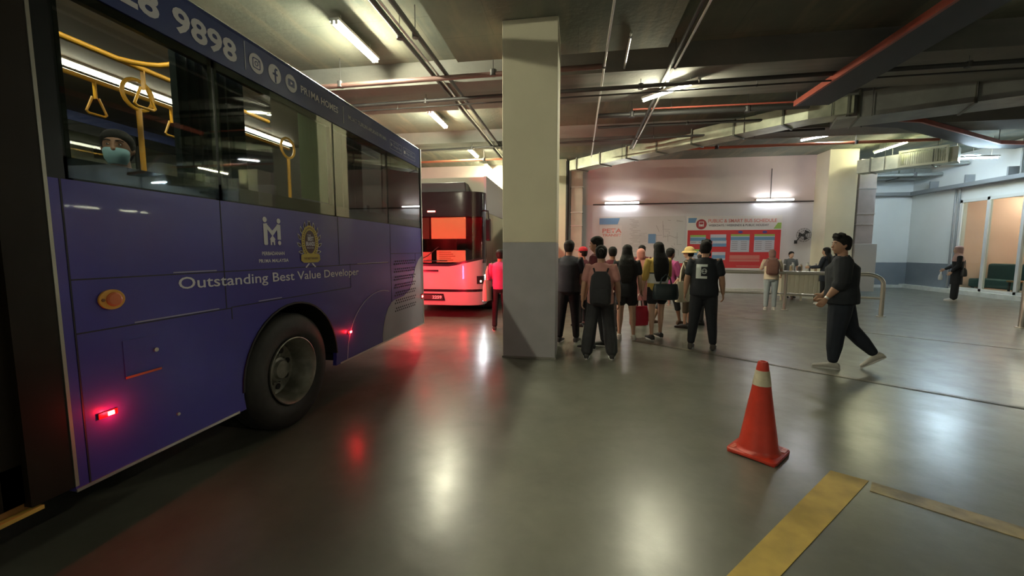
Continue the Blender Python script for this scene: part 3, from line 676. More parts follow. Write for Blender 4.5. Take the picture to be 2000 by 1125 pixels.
for y in (-5.2,-3.9,-2.6,-1.3,.02,1.35,2.68,4.0,5.2,6.1): fp.box(-W+.004,-W+.03,y-.05,y+.05,ZW,ZB)
fp.box(-W+.004,-W+.03,YF,YR,ZW,ZW+.1); fp.box(-W+.004,-W+.03,YF,YR,ZB-.1,ZB); fp.build('far_window_pillar', WINB, bus)
yy = [-5.2,-3.9,-2.6,-1.3,.02,1.35,2.68,4.0,5.2,6.1]
for a, c in zip(yy[:-1], yy[1:]): MB().box(-W+.008,-W+.014,a+.05,c-.05,ZW+.1,ZB-.1).build('far_window_pane', BG, bus)
# engine bay wall behind the last panes, curtain and blinds
MB().box(-W+.06,-.06,4.95,5.0,1.16,2.88).build('rear_bulkhead', mat('bulkhead', (.03,.03,.03), .6), bus)
cu = MB()
def curtain(y0, y1, z0, z1, m, name='curtain', x=-.09, amp=.018):
    mb = MB(); n = 24; prev = None; bm = mb.b
    A = [bm.verts.new((x+amp*math.sin(k*1.9), y0+(y1-y0)*k/n, z0)) for k in range(n+1)]
    B = [bm.verts.new((x+amp*math.sin(k*1.9), y0+(y1-y0)*k/n, z1)) for k in range(n+1)]
    A2 = [bm.verts.new((x-.006+amp*math.sin(k*1.9), y0+(y1-y0)*k/n, z0)) for k in range(n+1)]
    B2 = [bm.verts.new((x-.006+amp*math.sin(k*1.9), y0+(y1-y0)*k/n, z1)) for k in range(n+1)]
    for k in range(n):
        bm.faces.new((A[k],A[k+1],B[k+1],B[k])); bm.faces.new((A2[k+1],A2[k],B2[k],B2[k+1]))
    return mb.build(name, m, bus, smooth=True)
CUR = mat('dark_curtain', (.012,.022,.022), .9)
curtain(2.26, 2.80, 1.9, 2.80, CUR); curtain(3.92, 4.5, 1.9, 2.80, CUR)
curtain(3.40, 3.80, 2.02, 2.80, mat('pale_green_blind', (.42,.52,.38), .8), 'window_blind', x=-.06, amp=.0015)
# interior fittings
LED = mat('led_strip', (1,1,1), emit=(1,.90,.80), es=7)
l_ = MB()
k = 0; y = -4.0
while y < 4.8: l_.box(-1.22,-1.18,y,y+.026,2.862,2.885); y += .034
l_.build('led_strip', LED, bus)
MB().box(-.16,-.11,-4.0,4.8,2.862,2.885).build('led_strip', LED, bus)  # second strip, hidden by the roof band, added to light the near rail
MB().box(-1.24,-1.16,-4.0,4.8,2.885,2.90).build('led_housing', mat('bus_inner2', (.35,.33,.28), .5), bus)
r_ = MB()
r_.tube([(-.40,-4,2.72),(-.40,3.45,2.72)], .017, 10).tube([(-1.15,-4,2.80),(-1.15,4.7,2.80)], .017, 10)
r_.build('grab_rail', YRAIL, bus, smooth=True)
r_ = MB()
def bow(p0, p1, p2):
    a, b, c = Vector(p0), Vector(p1), Vector(p2); return [a*(1-t)**2+b*2*t*(1-t)+c*t*t for t in [k/8 for k in range(9)]]
r_.tube(bow((-.40,2.20,2.72),(-.2,2.45,2.70),(-.2,2.48,2.90)), .016, 10)
r_.build('rail_bracket', YRAIL, bus, smooth=True)
for y in (2.72, 4.35, .6):
    r_ = MB(); r_.tube([(-.90,y,1.16),(-.90,y,2.62)], .018, 10)
    r_.tube([(-.90+.0, y+.11*math.cos(t), 2.72+.11*math.sin(t)) for t in [2*PI*k/20 for k in range(21)]], .014, 8)
    r_.build('grab_pole', YRAIL, bus, smooth=True)
def strap(x, y, zt):
    s = MB(); s.box(x-.014,x+.014,y-.004,y+.004,zt-.12,zt).build('hand_strap', YRAIL, bus)
    h = MB(); z = zt-.12
    h.tube([(x,y-.02,z+.01),(x,y-.065,z-.10),(x,y-.05,z-.115),(x,y+.05,z-.115),(x,y+.065,z-.10),(x,y+.02,z+.01)], .009, 8).build('strap_handle', YRAIL, bus, smooth=True)
for y in (2.05, 2.62, 3.2, 3.9, 1.2, .4): strap(-1.15, y, 2.79)
for y in (3.0, 2.35, .8): strap(-.40, y, 2.71)
SEAT = mat('seat_fabric', (.05,.05,.06), .8)
def seat(x, y):
    s = MB(); s.loft([((x,y+.02*k*k*.1,1.30+k*.2), .21*(1-.03*k), .06, X_, Y_, .6) for k in range(5)], 18)
    s.loft([((x,y-.05,1.58),.21,.06,X_,Y_,.6),((x,y-.42,1.56),.21,.06,X_,Z_,.6)], 16) if False else None
    b = s.build('seat_backrest', SEAT, bus, smooth=True)
    MB().box(x-.21,x+.21,y-.42,y-.02,1.50,1.60).build('seat_cushion', SEAT, bus, bevel=.03); MB().box(x-.03,x+.03,y-.25,y-.15,1.16,1.50).build('seat_pedestal', DKI, bus)
for y in (3.15, 3.95, 4.75, .2, -.9, -1.9): seat(-.34, y)
for y in (1.9, 2.7, 3.5, 4.3, .6): seat(-2.15, y); seat(-1.7, y)
# door zone
dr = MB(); dr.box(-.03,.012,1.36,1.52,.40,2.86).box(-.03,.012,.05,.16,.40,2.86).box(-.03,.012,.05,1.52,2.78,2.86)
dr.build('door_frame', mat('door_black', (.012,.008,.004), .55, spec=.2), bus)
MB().box(.0,.014,1.522,1.536,.40,2.86).build('door_seal_trim', mat('trim_dull', (.35,.34,.28), .35, .5), bus)
for a, c in ((.16,.76),(.77,1.36)):
    MB().box(-.06,-.03,a,c,.42,2.78).b.free()
    f = MB(); f.box(-.06,-.02,a,a+.07,.42,2.78).box(-.06,-.02,c-.07,c,.42,2.78).box(-.06,-.02,a,c,.42,.60).box(-.06,-.02,a,c,2.68,2.78)
    lf = f.build('door_leaf', mat('door_black', (.012,.008,.004), .55, spec=.2), bus)
    MB().box(-.042,-.036,a+.07,c-.07,.60,2.68).build('door_glass', glass('door_glass', (.50,.45,.35), 1.5), lf)
    MB().tube([(-.10,c-.10,1.0),(-.10,a+.10,1.45)], .015, 10).build('door_handle', YRAIL, lf)
MB().box(-.5,-.03,.05,1.52,.38,.44).build('door_step', mat('step_orange', (.30,.14,.04), .5), bus)
MB().box(-.02,.016,.05,1.40,.372,.39).build('step_edge', mat('step_yellow', (.55,.36,.08), .4), bus)
MB().box(-1.2,-1.15,.0,1.6,.44,2.3).build('inner_partition', mat('partition_brown', (.20,.09,.035), .6), bus)
MB().box(.0,.004,1.40,1.45,1.25,1.95).build('painted_red_reflection', mat('reflection_red', (.35,.02,.01), .3), bus)  # red strip paints a reflection on the door frame
# seams, latches, lamps on the side
sm = MB(); e = .0035
def hseam(y0, z0, y1, z1): sm.prism([(0,y0,z0-e),(0.0015,y0,z0-e),(0.0015,y0,z0+e),(0,y0,z0+e)], (0,y1-y0,z1-z0))
def vseam(y, z0, z1): sm.prism([(0,y-e,z0),(0.0015,y-e,z0),(0.0015,y+e,z0),(0,y+e,z0)], (0,0,z1-z0))
hseam(1.595,1.405,4.96,1.385); vseam(2.46,1.14,ZW); hseam(1.595,1.14,2.50,1.14); vseam(2.50,1.06,1.14)
hseam(2.5,1.145,4.05,1.145); vseam(4.05,1.145,1.40); vseam(5.03,ZS,1.50); hseam(5.03,1.50,YR,1.50); vseam(5.86,ZS,1.5); vseam(1.59,ZS,ZW); vseam(3.85,1.40,ZW); vseam(5.03,1.5,ZW)
sm.build('panel_seam', mat('seam_dark', (.008,.008,.02), .6), bus)
for (y0,z0,y1,z1) in ((1.86,1.15,2.40,1.15),(2.75,1.157,3.0,1.157),(4.2,1.397,4.95,1.392),(2.1,1.413,2.4,1.411)): sm = MB(); hseam(y0,z0,y1,z1); sm.build('seam_glint', mat('painted_glint', (.30,.30,.42), .4), bus)  # pale strips paint the light catching along the seams
def lathe_part(name, y, z, prof, m, n=24): return MB().lathe(prof, (0,y,z), X_, n).build(name, m, bus, smooth=True)
mk = MB(); mk.prism(disc_pts((0,1.755,1.292), Y_, Z_, .062, 36, rv=.052), (.012,0,0)); om = mk.build('side_indicator', mat('indicator_amber', (.62,.30,.03), .3), bus, bevel=.003)
MB().lathe([(0,.038),(.008,.036),(.012,.028)], (.010,1.762,1.292), X_, 24).build('indicator_lens', mat('lens_orange', (.55,.15,.06), .2, ), om)
MB().lathe([(0,.009),(.004,.008)], (.011,1.712,1.292), X_, 12).build('indicator_screw', mat('screw_brown', (.2,.08,.02), .4), om)
REDL = mat('red_lamp', (.6,.01,.01), .3, emit=(1,.02,.02), es=50)
for y, z, en in ((1.70,.70,.55), (4.0,.665,.25), (-2.0,.70,.3)):
    h = MB().box(0,.008,y-.055,y+.035,z-.016,z+.016).build('marker_lamp', mat('marker_housing', (.16,.006,.006), .3), bus, bevel=.002)
    MB().box(.008,.012,y-.012,y+.016,z-.010,z+.010).build('marker_led', REDL, h)
    ld = bpy.data.lights.new('marker_glow', 'POINT'); ld.energy = en; ld.color = (1,.01,.02); ld.shadow_soft_size = .01
    lo = bpy.data.objects.new('marker_glow', ld); C.objects.link(lo); lo.parent = bus; lo.location = (.05, y, z)
# small service flap with lock
fl = MB().prism([(0,1.79,.86),(0.003,1.79,.86),(0.003,1.79,1.06),(0,1.79,1.06)], (0,.19,0)).build('service_flap', BLUE, bus)
MB().box(0.003,.008,1.79,1.98,.852,.864).build('flap_edge', mat('orange_edge', (.45,.10,.04), .4), fl)
MB().lathe([(0,.012),(.012,.012)], (.002,1.955,.975), X_, 12).build('flap_lock', STEEL, fl)
MB().lathe([(0,.011),(.008,.010)], (0,2.06,.545), X_, 12).build('panel_lock', STEEL, bus)
# pale curved decals at the rear corner
def onside(pts, x=.0016, t=.001): return [(x, y, z) for y, z in pts]
dec = MB()
arc = [(4.80-.0+.0, ZS+.001)]
wa = [(4.74,ZS+.006),(4.74,.46),(4.77,.58),(4.83,.70),(4.92,.80),(5.02,.86),(5.12,.88),(5.12,ZS+.006)]
dec.prism(onside(wa), (.001,0,0))
wb = [(5.12,ZS+.006),(5.12,.88),(5.40,.90),(5.60,.96),(5.72,1.06),(5.78,1.18),(5.86,1.30),(5.98,1.40),(6.13,1.46),(6.13,ZS+.006)]
dec.prism(onside(wb), (.001,0,0)); dec.build('pale_corner_decal', GREYW, bus)
th = MB(); pts = []
for k in range(25):
    t = PI - k*(PI*.62)/24; pts.append((.0025, 4.66+.62*math.cos(t)+.0, .50+.56*math.sin(t)))
pts = [(.0025, 3.93, ZS+.01)] + [(.0025, 4.72-.78*math.cos(t), .42+.62*math.sin(t)) for t in [R(4+k*4.5) for k in range(24)]]
th.tube(pts, .004, 5).build('thin_arc_decal', mat('decal_thin', (.45,.43,.60), .4), bus)
# engine grille of hexagonal holes, one surface pattern
gr = MB(); rows = 21
for i in range(rows):
    z = .72 + i*.0355
    if i % 3 == 2: continue
    for j in range(11):
        y = 5.13 + j*.066 + (.033 if i % 3 else 0)
        gr.prism(disc_pts((.003, y, z), Y_, Z_, .019, 6, rv=.0125), (.001,0,0))
gr.build('engine_grille', mat('grille_hole', (.006,.006,.010), .7), bus)
# lettering and emblems
def busT(body, y0, y1, z0, h, m=DECAL, bold=.0, tilt=0.0, name='lettering', par=None): return text_mesh(body, name, (.002, y0, z0), (0,1,tilt), Z_, y1-y0, h, m, par or bus, .001, bold)
busT('28', 1.90, 2.135, 2.862, .15, bold=.03); busT('9898', 2.215, 2.68, 2.862, .15, bold=.03)
MB().box(.002,.003,2.752,2.758,2.86,3.06).build('divider_line', DECAL, bus); MB().box(.002,.003,4.022,4.028,2.86,3.03).build('divider_line', DECAL, bus)
ND = BLUE2
def disc(y, z, r, m, par, x=.002, n=32, name='round_emblem'): return MB().prism(disc_pts((x,y,z), Y_, Z_, r, n), (.001,0,0)).build(name, m, par)
d0 = disc(2.862,2.948,.070,DECAL,bus)
def rring(y, z, hw, hh, rad, th, m, par, x=.0035, name='emblem_outline'):
    mb = MB(); pts = []
    for cx, cz, a0 in ((hw-rad,hh-rad,0),(-hw+rad,hh-rad,90),(-hw+rad,-hh+rad,180),(hw-rad,-hh+rad,270)):
        for k in range(6): a = R(a0+k*18); pts.append((y+cx+rad*math.cos(a), z+cz+rad*math.sin(a)))
    n = len(pts); inn = [(y+(a-y)*(1-th/hw), z+(b-z)*(1-th/hh)) for a, b in pts]
    for k in range(n):
        q = (k+1) % n; mb.prism([(x,*pts[k]),(x,*pts[q]),(x,*inn[q]),(x,*inn[k])], (.001,0,0))
    return mb.build(name, m, par)
rring(2.862,2.948,.038,.038,.014,.007,ND,d0); rring(2.862,2.948,.018,.018,.0175,.006,ND,d0)
MB().prism(disc_pts((.0035,2.885,2.971), Y_, Z_, .005, 12), (.001,0,0)).build('emblem_dot', ND, d0)
d1 = disc(3.052,2.952,.070,DECAL,bus)
MB().box(.0035,.0045,3.048,3.066,2.885,2.985).box(.0035,.0045,3.030,3.082,2.942,2.957).box(.0035,.0045,3.056,3.082,2.983,2.998).build('letter_f', ND, d1)
d2 = disc(3.243,2.953,.070,DECAL,bus)
MB().prism([(.0035,3.243+a,2.953+b) for a, b in ((-.04,-.022),(-.032,-.03),(.032,-.03),(.04,-.022),(.04,.022),(.032,.03),(-.032,.03),(-.04,.022))], (.001,0,0)).build('play_button', ND, d2)
MB().prism([(.005,3.233,2.940),(.005,3.259,2.953),(.005,3.233,2.966)], (.001,0,0)).build('play_triangle', DECAL, d2)
busT('PR1MA HOMES', 3.365, 3.93, 2.925, .062, bold=.02)
busT('MUAT TURUN APLIKASI PR1MA', 4.12, 5.0, 2.932, .042, m=mat('decal_dim', (.33,.35,.42), .5), bold=.01)
for y0, y1, tx, sub in ((5.10,5.46,'Google Play','GET IT ON'), (5.51,5.93,'App Store','Download on the')):
    rring((y0+y1)/2, 2.925, (y1-y0)/2, .058, .012, .004, mat('decal_dim', (.33,.35,.42), .5), bus, x=.002, name='badge_outline')
    busT(tx, y0+.10, y1-.02, 2.895, .042, mat('decal_dim', (.33,.35,.42), .5)); busT(sub, y0+.10, y1-.10, 2.948, .018, mat('decal_dim', (.33,.35,.42), .5))
MB().prism([(.002,5.125,2.90),(.002,5.175,2.925),(.002,5.125,2.95)], (.001,0,0)).build('badge_symbol', mat('decal_dim', (.33,.35,.42), .5), bus)
MB().prism(disc_pts((.002,5.56,2.92), Y_, Z_, .024, 18), (.001,0,0)).build('badge_symbol', DECAL, bus)
busT('Outstanding Best Value Developer', 2.125, 4.215, 1.285, .098, bold=.008, tilt=-.018)
busT('PERBADANAN', 2.81, 3.055, 1.508, .028, bold=.02); busT('PR1MA MALAYSIA', 2.775, 3.10, 1.450, .028, bold=.02)
# M emblem of two figures and a house
mx = MB(); y0, zb = 2.838, 1.588
def P2(a, b): return (.002, y0+a, zb+b)
mx.prism([P2(0,.008),P2(.008,0),P2(.034,0),P2(.040,.008),P2(.040,.17),P2(0,.165)], (.001,0,0))
mx.prism([P2(.145,.045),P2(.185,.045),P2(.185,.165),P2(.145,.17)], (.001,0,0))
mx.prism([P2(.0,.165),P2(.03,.17),P2(.0925,.115),P2(.155,.17),P2(.185,.165),P2(.0925,.070)], (.0012,0,0))
mx.prism([P2(.060,.045),P2(.0925,.078),P2(.125,.045),P2(.117,.045),P2(.117,0),P2(.101,0),P2(.101,.024),P2(.084,.024),P2(.084,0),P2(.068,0),P2(.068,.045)], (.001,0,0))
em = mx.build('m_emblem', DECAL, bus)
for a, b, r in ((.018,.198,.021),(.167,.196,.021),(.167,.018,.018)): MB().prism(disc_pts(P2(a,b), Y_, Z_, r, 20), (.001,0,0)).build('emblem_dot', DECAL, em)
# round award badge with laurel
yc, zc = 3.39, 1.620
GOLD = mat('badge_gold', (.50,.38,.05), .45); BRN = mat('badge_brown', (.05,.02,.03), .5)
lv = MB(); lo_ = MB()
for sgn in (-1, 1):
    for k in range(6):
        a = R(-38 + k*24); cx, cz = yc+sgn*.128*math.cos(a), zc+.148*math.sin(a)
        dy, dz = sgn*math.cos(a+.75), math.sin(a+.75); L_ = .050; w_ = .017
        for mb, s, x in ((lo_,1.0,.002),(lv,.68,.0035)):
            c0 = (cx+dy*L_*.45, cz+dz*L_*.45); pts = []
            for q, (u, v) in enumerate(((-1,0),(-.3,1),(.4,.7),(1,0),(.4,-.7),(-.3,-1))):
                pts.append((x, c0[0]+(dy*u*L_*.75 - dz*v*w_)*s, c0[1]+(dz*u*L_*.75 + dy*v*w_)*s))
            mb.prism(pts, (.001,0,0))
for sgn in (-1,1): lo_.prism([(.002,yc+sgn*.03,zc-.19),(.002,yc+sgn*.075,zc-.225),(.002,yc+sgn*.062,zc-.232),(.002,yc+sgn*.012,zc-.195)], (.001,0,0))
bd = lo_.build('award_badge', DECAL, bus); lv.build('laurel_leaves', BRN, bd)
MB().prism(disc_pts((.005,yc,zc), Y_, Z_, .118, 40, rv=.150), (.001,0,0)).build('badge_ring', GOLD, bd)
MB().prism(disc_pts((.0065,yc,zc+.002), Y_, Z_, .074, 36, rv=.105), (.001,0,0)).build('badge_centre', BRN, bd)
MB().prism([(.0068,yc+a,zc+b) for a, b in ((-.13,-.115),(-.10,-.105),(.10,-.105),(.13,-.115),(.135,-.165),(.10,-.185),(-.10,-.185),(-.135,-.165))], (.001,0,0)).build('badge_ribbon', GOLD, bd)
text_mesh('THE', 'lettering', (.008,yc-.04,zc+.055), Y_, Z_, .05, .014, DECAL, bd, .0005, .01)
text_mesh('BEST', 'lettering', (.008,yc-.035,zc+.012), Y_, Z_, .085, .038, DECAL, bd, .0005, .03)
text_mesh('BRANDS', 'lettering', (.008,yc-.062,zc-.035), Y_, Z_, .124, .040, DECAL, bd, .0005, .03)
text_mesh('MALAYSIA', 'lettering', (.008,yc-.05,zc-.058), Y_, Z_, .10, .012, DECAL, bd, .0005, .01)
text_mesh('THE BRANDLAUREATE', 'lettering', (.0085,yc-.10,zc-.155), Y_, Z_, .20, .016, BRN, bd, .0005, .01) if False else text_mesh('THE BEST BRANDS', 'lettering', (.0085,yc-.10,zc-.157), Y_, Z_, .20, .018, BRN, bd, .0005, .01)
rg = MB()
for k in range(30):
    a = R(-60 + k*10); 
    if 235 < math.degrees(a) % 360 < 305: continue
    c_ = Vector((.0068, yc+.096*math.cos(a), zc+.128*math.sin(a))); ta = Vector((0,-math.sin(a),math.cos(a))); na = Vector((0,math.cos(a),math.sin(a)))
    rg.prism([c_-ta*.004-na*.008, c_+ta*.004-na*.008, c_+ta*.004+na*.008, c_-ta*.004+na*.008], (.0005,0,0))
rg.build('ring_lettering', BRN, bd)
# wheels
RIM = mat('rim_steel', (.33,.32,.27), .45, .55, noise=.45, scale=9)
TYRE = mat('tyre_rubber', (.022,.021,.019), .65, noise=.3, scale=20)
def wheel(parent, x, y, r=.5, s=1, deep=True, ww=.27):
    o = (x - s*ww, y, r); ax = (s, 0, 0); k = r/.5
    pr = [(0,.29*k),(-.012,.36*k),(0,.44*k),(.03,.485*k),(.06,.5*k),(ww-.06,.5*k),(ww-.03,.49*k),(ww-.004,.45*k),(ww+.006,.385*k),(ww,.32*k),(ww-.02,.288*k),(.02,.285*k)]
    ty = MB().lathe(pr, o, ax, 56, closed=True).build('tyre', TYRE, parent, smooth=True)
    tr = MB()
    for q in range(4): tr.lathe([(.07+q*.042,.498*k),(.072+q*.042,.5015*k),(.082+q*.042,.5015*k),(.084+q*.042,.498*k)], o, ax, 56, closed=True)
    tr.build('tread_rib', BLACK, ty)
    D = ww-.20 if deep else ww-.03
    pr = [(ww-.012,.288*k),(ww+.004,.292*k),(ww+.008,.284*k),(ww-.01,.272*k),(ww-.05,.262*k),(ww-.075,.246*k),(ww-.13,.238*k),(D+.0,.228*k),(D-.012,.20*k),(D-.002,.14*k),(D+.01,.12*k),(D+.05,.105*k),(D+.06,.085*k),(D+.085,.075*k),(D+.09,.0)]
    rm = MB().lathe(pr, o, ax, 48, cap0=False).build('rim', RIM, ty, smooth=True)
    hb = MB()
    for q in range(8):
        a = 2*PI*q/8+.2; hb.lathe([(D-.006,.026*k),(D+.004,.026*k)], (o[0], o[1]+.172*k*math.cos(a), o[2]+.172*k*math.sin(a)), ax, 14)
    hb.build('rim_hole', BLACK, ty)
    for q in range(10):
        a = 2*PI*q/10; hb = MB(); hb.lathe([(D+.0,.012*k),(D+.03,.011*k)], (o[0], o[1]+.125*k*math.cos(a), o[2]+.125*k*math.sin(a)), ax, 8); hb.build('wheel_nut', RIM, ty)
wheel(bus, -.015, 3.13); wheel(bus, -.33, 3.13); wheel(bus, -.03, -3.5, deep=False)
wheel(bus, -W+.04, 3.13, s=-1); wheel(bus, -W+.05, -3.5, s=-1, deep=False)
# rear lamps, lit
for x in (-.16, -W+.16):
    h = MB().box(x-.10,x+.10,YR,YR+.02,.75,1.25).build('rear_lamp', mat('lamp_housing', (.08,.01,.01), .3), bus, bevel=.006)
    MB().box(x-.08,x+.08,YR+.02,YR+.03,.80,1.18).build('rear_lamp_lens', mat('brake_light', (.6,.01,.01), .3, emit=(1,.02,.03), es=28), h)
    ld = bpy.data.lights.new('brake_glow', 'AREA'); ld.shape = 'RECTANGLE'; ld.size = .16; ld.size_y = .38; ld.energy = 19; ld.spread = R(120); ld.color = (1,.015,.04)
    lo = bpy.data.objects.new('brake_glow', ld); C.objects.link(lo); lo.parent = bus; lo.location = (x, YR+.035, .99); lo.rotation_euler = (PI/2, 0, 0)
h = MB().box(0,.012,YR-.10,YR-.03,.78,.86).build('corner_marker', mat('marker_housing', (.16,.006,.006), .3), bus)
MB().box(.012,.016,YR-.08,YR-.05,.80,.83).build('marker_led', REDL, h)

# ============================================================ SECOND BUS
B2W = mat('white_bus_paint', (.26,.25,.26), .3, coat=.5)
B2K = mat('black_bus_panel', (.012,.013,.016), .18)
b2 = empty('bus', (-3.30, 8.78, 0), label='white and black bus facing us behind the blue bus, its front lit red', cat='bus')
def plan(inset=0.0, n=26, t0=0, t1=PI):
    out = []
    for k in range(n+1):
        t = t0+(t1-t0)*k/n; c, s = math.cos(t), math.sin(t)
        out.append((math.copysign(abs(c)**.42, c)*(1.25-inset), .5-(.5-inset)*max(s,0)**.55))
    return out
def shell(name, m, z0, z1, rake0=0, rake1=0, t0=0, t1=PI, inset=0, th=.03, par=None, zc=None, smooth=True):
    """front skin between two heights; zc bends the edges upward at the corners"""
    mb = MB(); bm = mb.b; A = plan(inset, 30, t0, t1); B = plan(inset+th, 30, t0, t1); R_ = []
    for (x, y), (xi, yi) in zip(A, B):
        q = abs(x)/1.25; l0 = z0(x) if callable(z0) else z0; l1 = z1(x) if callable(z1) else z1
        R_.append([bm.verts.new((x, y+rake0, l0)), bm.verts.new((x, y+rake1, l1)), bm.verts.new((xi, yi+rake1, l1)), bm.verts.new((xi, yi+rake0, l0))])
    for P_, Q_ in zip(R_[:-1], R_[1:]):
        for k in range(4): bm.faces.new((P_[k], P_[(k+1)%4], Q_[(k+1)%4], Q_[k]))
    bm.faces.new(R_[0]); bm.faces.new(R_[-1][::-1]); return mb.build(name, m, par or b2, smooth=smooth)
bl = lambda x: 1.18 + .16*max(0, abs(x)-.55)/.7
shell('front_bumper', B2W, .30, .60, 0, 0); shell('bumper_gap', B2K, .60, .66, .02, .02)
shell('front_mask', B2W, .66, bl, 0, .01)
shell('windscreen_surround', B2K, bl, lambda x: bl(x)+.05, .01, .012, th=.04)
shell('windscreen', glass('bus2_glass', (.80,.80,.78), 1.5), lambda x: bl(x)+.05, 2.30, .012, .10, th=.008, inset=.004)
shell('screen_pillar', B2K, 1.25, 2.32, .005, .10, t0=.02, t1=.34, th=.03); shell('screen_pillar', B2K, 1.25, 2.32, .005, .10, t0=PI-.34, t1=PI-.02, th=.03)
shell('header_panel', B2K, 2.30, 2.83, .10, .13, th=.4)
mb = MB(); A = plan(); mb.prism([(x, y+.13, 2.80) for x, y in A], (0,0,.05)).build('front_roof', B2K, b2)
pod = MB(); pod.prism([(-.95,.22,2.85),(.86,.22,2.85),(.80,.32,3.09),(-.90,.32,3.09)], (0,.5,0)).build('roof_pod', mat('pod_black', (.03,.03,.035), .3), b2, bevel=.02)
BW = mat('panel_cream', (.50,.47,.40), .5)
MB().box(-1.25,1.25,.62,11.3,2.85,3.24).build('roof_fairing', BW, b2)
sd = mat('side_grey', (.40,.40,.43), .4)
MB().box(1.20,1.255,.5,11.3,2.42,3.24).build('upper_side_panel', sd, b2); MB().box(-1.255,-1.2,.5,11.3,2.42,3.24).build('upper_side_panel', sd, b2)
for s in (-1, 1):
    lp = MB(); xo = 1.2 if s > 0 else -1.25
    lp.box(xo,xo+.05,.5,1.35,.32,.45).box(xo,xo+.05,2.2,7.2,.32,1.25).box(xo,xo+.05,8.4,11.3,.32,1.25).box(xo,xo+.05,1.3,2.2,.95,1.25).box(xo,xo+.05,7.2,8.4,1.05,1.25)
    lp.build('lower_side_panel', B2W, b2)
    if s > 0: MB().box(xo,xo+.05,.5,1.3,.45,2.42).build('door_leaf', mat('door_dark', (.02,.02,.022), .2), b2)
    for a, c in ((1.32,2.9),(2.95,4.6),(4.65,6.3),(6.35,8.0),(8.05,9.6),(9.65,11.2)): MB().box(xo+.01,xo+.045,a,c,1.27,2.42).build('side_window', mat('dark_window', (.015,.017,.02), .08), b2)
MB().box(-1.24,1.24,11.2,11.3,.35,3.2).build('rear_panel', B2W, b2)
MB().box(-1.15,1.15,.3,11.1,.3,.6).b.free()
MB().box(-1.1,1.1,2.3,7.1,.32,.7).box(-.6,.6,.3,2.3,.40,.7).box(-1.1,1.1,8.5,11.1,.32,.7).box(-.6,.6,7.1,8.5,.4,.7).build('chassis', DKI, b2)
MB().box(-1.19,1.19,.25,2.9,.85,.92).build('cab_floor', DKI, b2); MB().box(-1.19,1.19,2.9,2.95,.92,2.8).build('cab_partition', mat('cab_beige', (.30,.24,.17), .7), b2)
MB().box(-1.1,1.1,.16,.55,.95,1.24).build('dashboard', mat('dash_dark', (.03,.03,.03), .5), b2, bevel=.03)
MB().box(.05,.86,.13,.14,1.80,2.28).build('sun_blind', mat('blind_orange', (.80,.55,.28), .6), b2)
MB().box(-.9,.0,.13,.14,1.80,2.28).build('sun_blind', mat('blind_dark', (.10,.05,.03), .6), b2)
PAP = mat('paper_yellow', (.70,.62,.36), .6)
MB().box(.18,.86,.095,.10,1.27,1.54).build('windscreen_notice', PAP, b2); MB().box(-.30,.06,.085,.09,1.26,1.50).build('windscreen_notice', mat('paper_pink', (.62,.30,.25), .6), b2)
n_ = MB()
for k in range(5): n_.box(.24,.52+.05*(k%3),.090,.094,1.49-k*.045,1.505-k*.045)
n_.build('notice_print', mat('print_brown', (.35,.15,.05), .6), b2)
MB().box(-.02,.16,.095,.12,2.40,2.43).build('destination_lamp', mat('dest_lamp', (.8,.05,.05), emit=(1,.06,.05), es=9), b2)
MB().tube([(-.35,.0,1.24),(.0,.02,1.42),(.25,.02,1.62)], .01, 6).tube([(-.1,-.0,1.30),(.45,.03,1.30)], .01, 6).build('wiper', BLACK, b2)
st = MB(); st.tube([(.55+.2*math.cos(t), .62+.06*math.sin(t), 1.36+.17*math.sin(t)) for t in [2*PI*k/20 for k in range(21)]], .015, 8).build('steering_wheel', BLACK, b2)
MB().loft([((.55,1.2,1.0+k*.22), .22, .07, X_, Y_, .6) for k in range(5)], 16).build('driver_seat', mat('driver_seat_fabric', (.08,.06,.05), .8), b2, smooth=True)
lampw = mat('headlamp_white', (1,1,1), emit=(.9,.95,1), es=12)
def lamp_at(t, z, h, w, m, name, inset=-.006):
    A = plan(inset, 200); i = min(range(len(A)), key=lambda k: abs(math.atan2(A[k][1]-.5, A[k][0]) - t))
    mb = MB(); x0, y0_ = A[i]; x1_, y1_ = A[i+1]; d_ = Vector((x1_-x0, y1_-y0_, 0)).normalized(); c_ = Vector((x0,y0_,z)); nn = Vector((-d_.y, d_.x, 0))*.01
    mb.prism([c_-d_*w/2-Z_*h/2, c_+d_*w/2-Z_*h/2, c_+d_*w/2+Z_*h/2, c_-d_*w/2+Z_*h/2], nn); return mb.build(name, m, b2)
HB = mat('lamp_black', (.02,.02,.025), .15)
shell('headlamp_housing', HB, .78, .96, -.006, -.006, t0=.10, t1=.70, th=.02); shell('headlamp_housing', HB, .78, .96, -.006, -.006, t0=PI-.70, t1=PI-.10, th=.02)
shell('headlamp_lens', lampw, .86, .98, -.014, -.014, t0=.05, t1=.13, th=.012); shell('indicator_lamp', mat('ind_orange', (1,.5,.2), emit=(1,.35,.2), es=8), .82, .86, -.014, -.014, t0=.42, t1=.50, th=.012)
shell('fog_lamp', lampw, .38, .46, -.008, -.008, t0=.20, t1=.32, th=.012); shell('fog_lamp', lampw, .38, .46, -.008, -.008, t0=PI-.32, t1=PI-.20, th=.012)
MB().prism([(-.12,-.012,.40),(.40,-.012,.40),(.36,-.012,.56),(-.12,-.012,.56)], (0,.02,0)).build('plate_recess', B2K, b2)
MB().box(-.10,.34,-.018,-.012,.43,.53).build('number_plate', mat('plate_black', (.02,.02,.02), .4), b2)
text_mesh('VC 2259', 'plate_number', (-.07,-.019,.445), X_, Z_, .38, .07, PW, b2, .001, .02) if False else text_mesh('2259', 'plate_number', (.10,-.019,.445), X_, Z_, .22, .07, PW, b2, .001, .02)
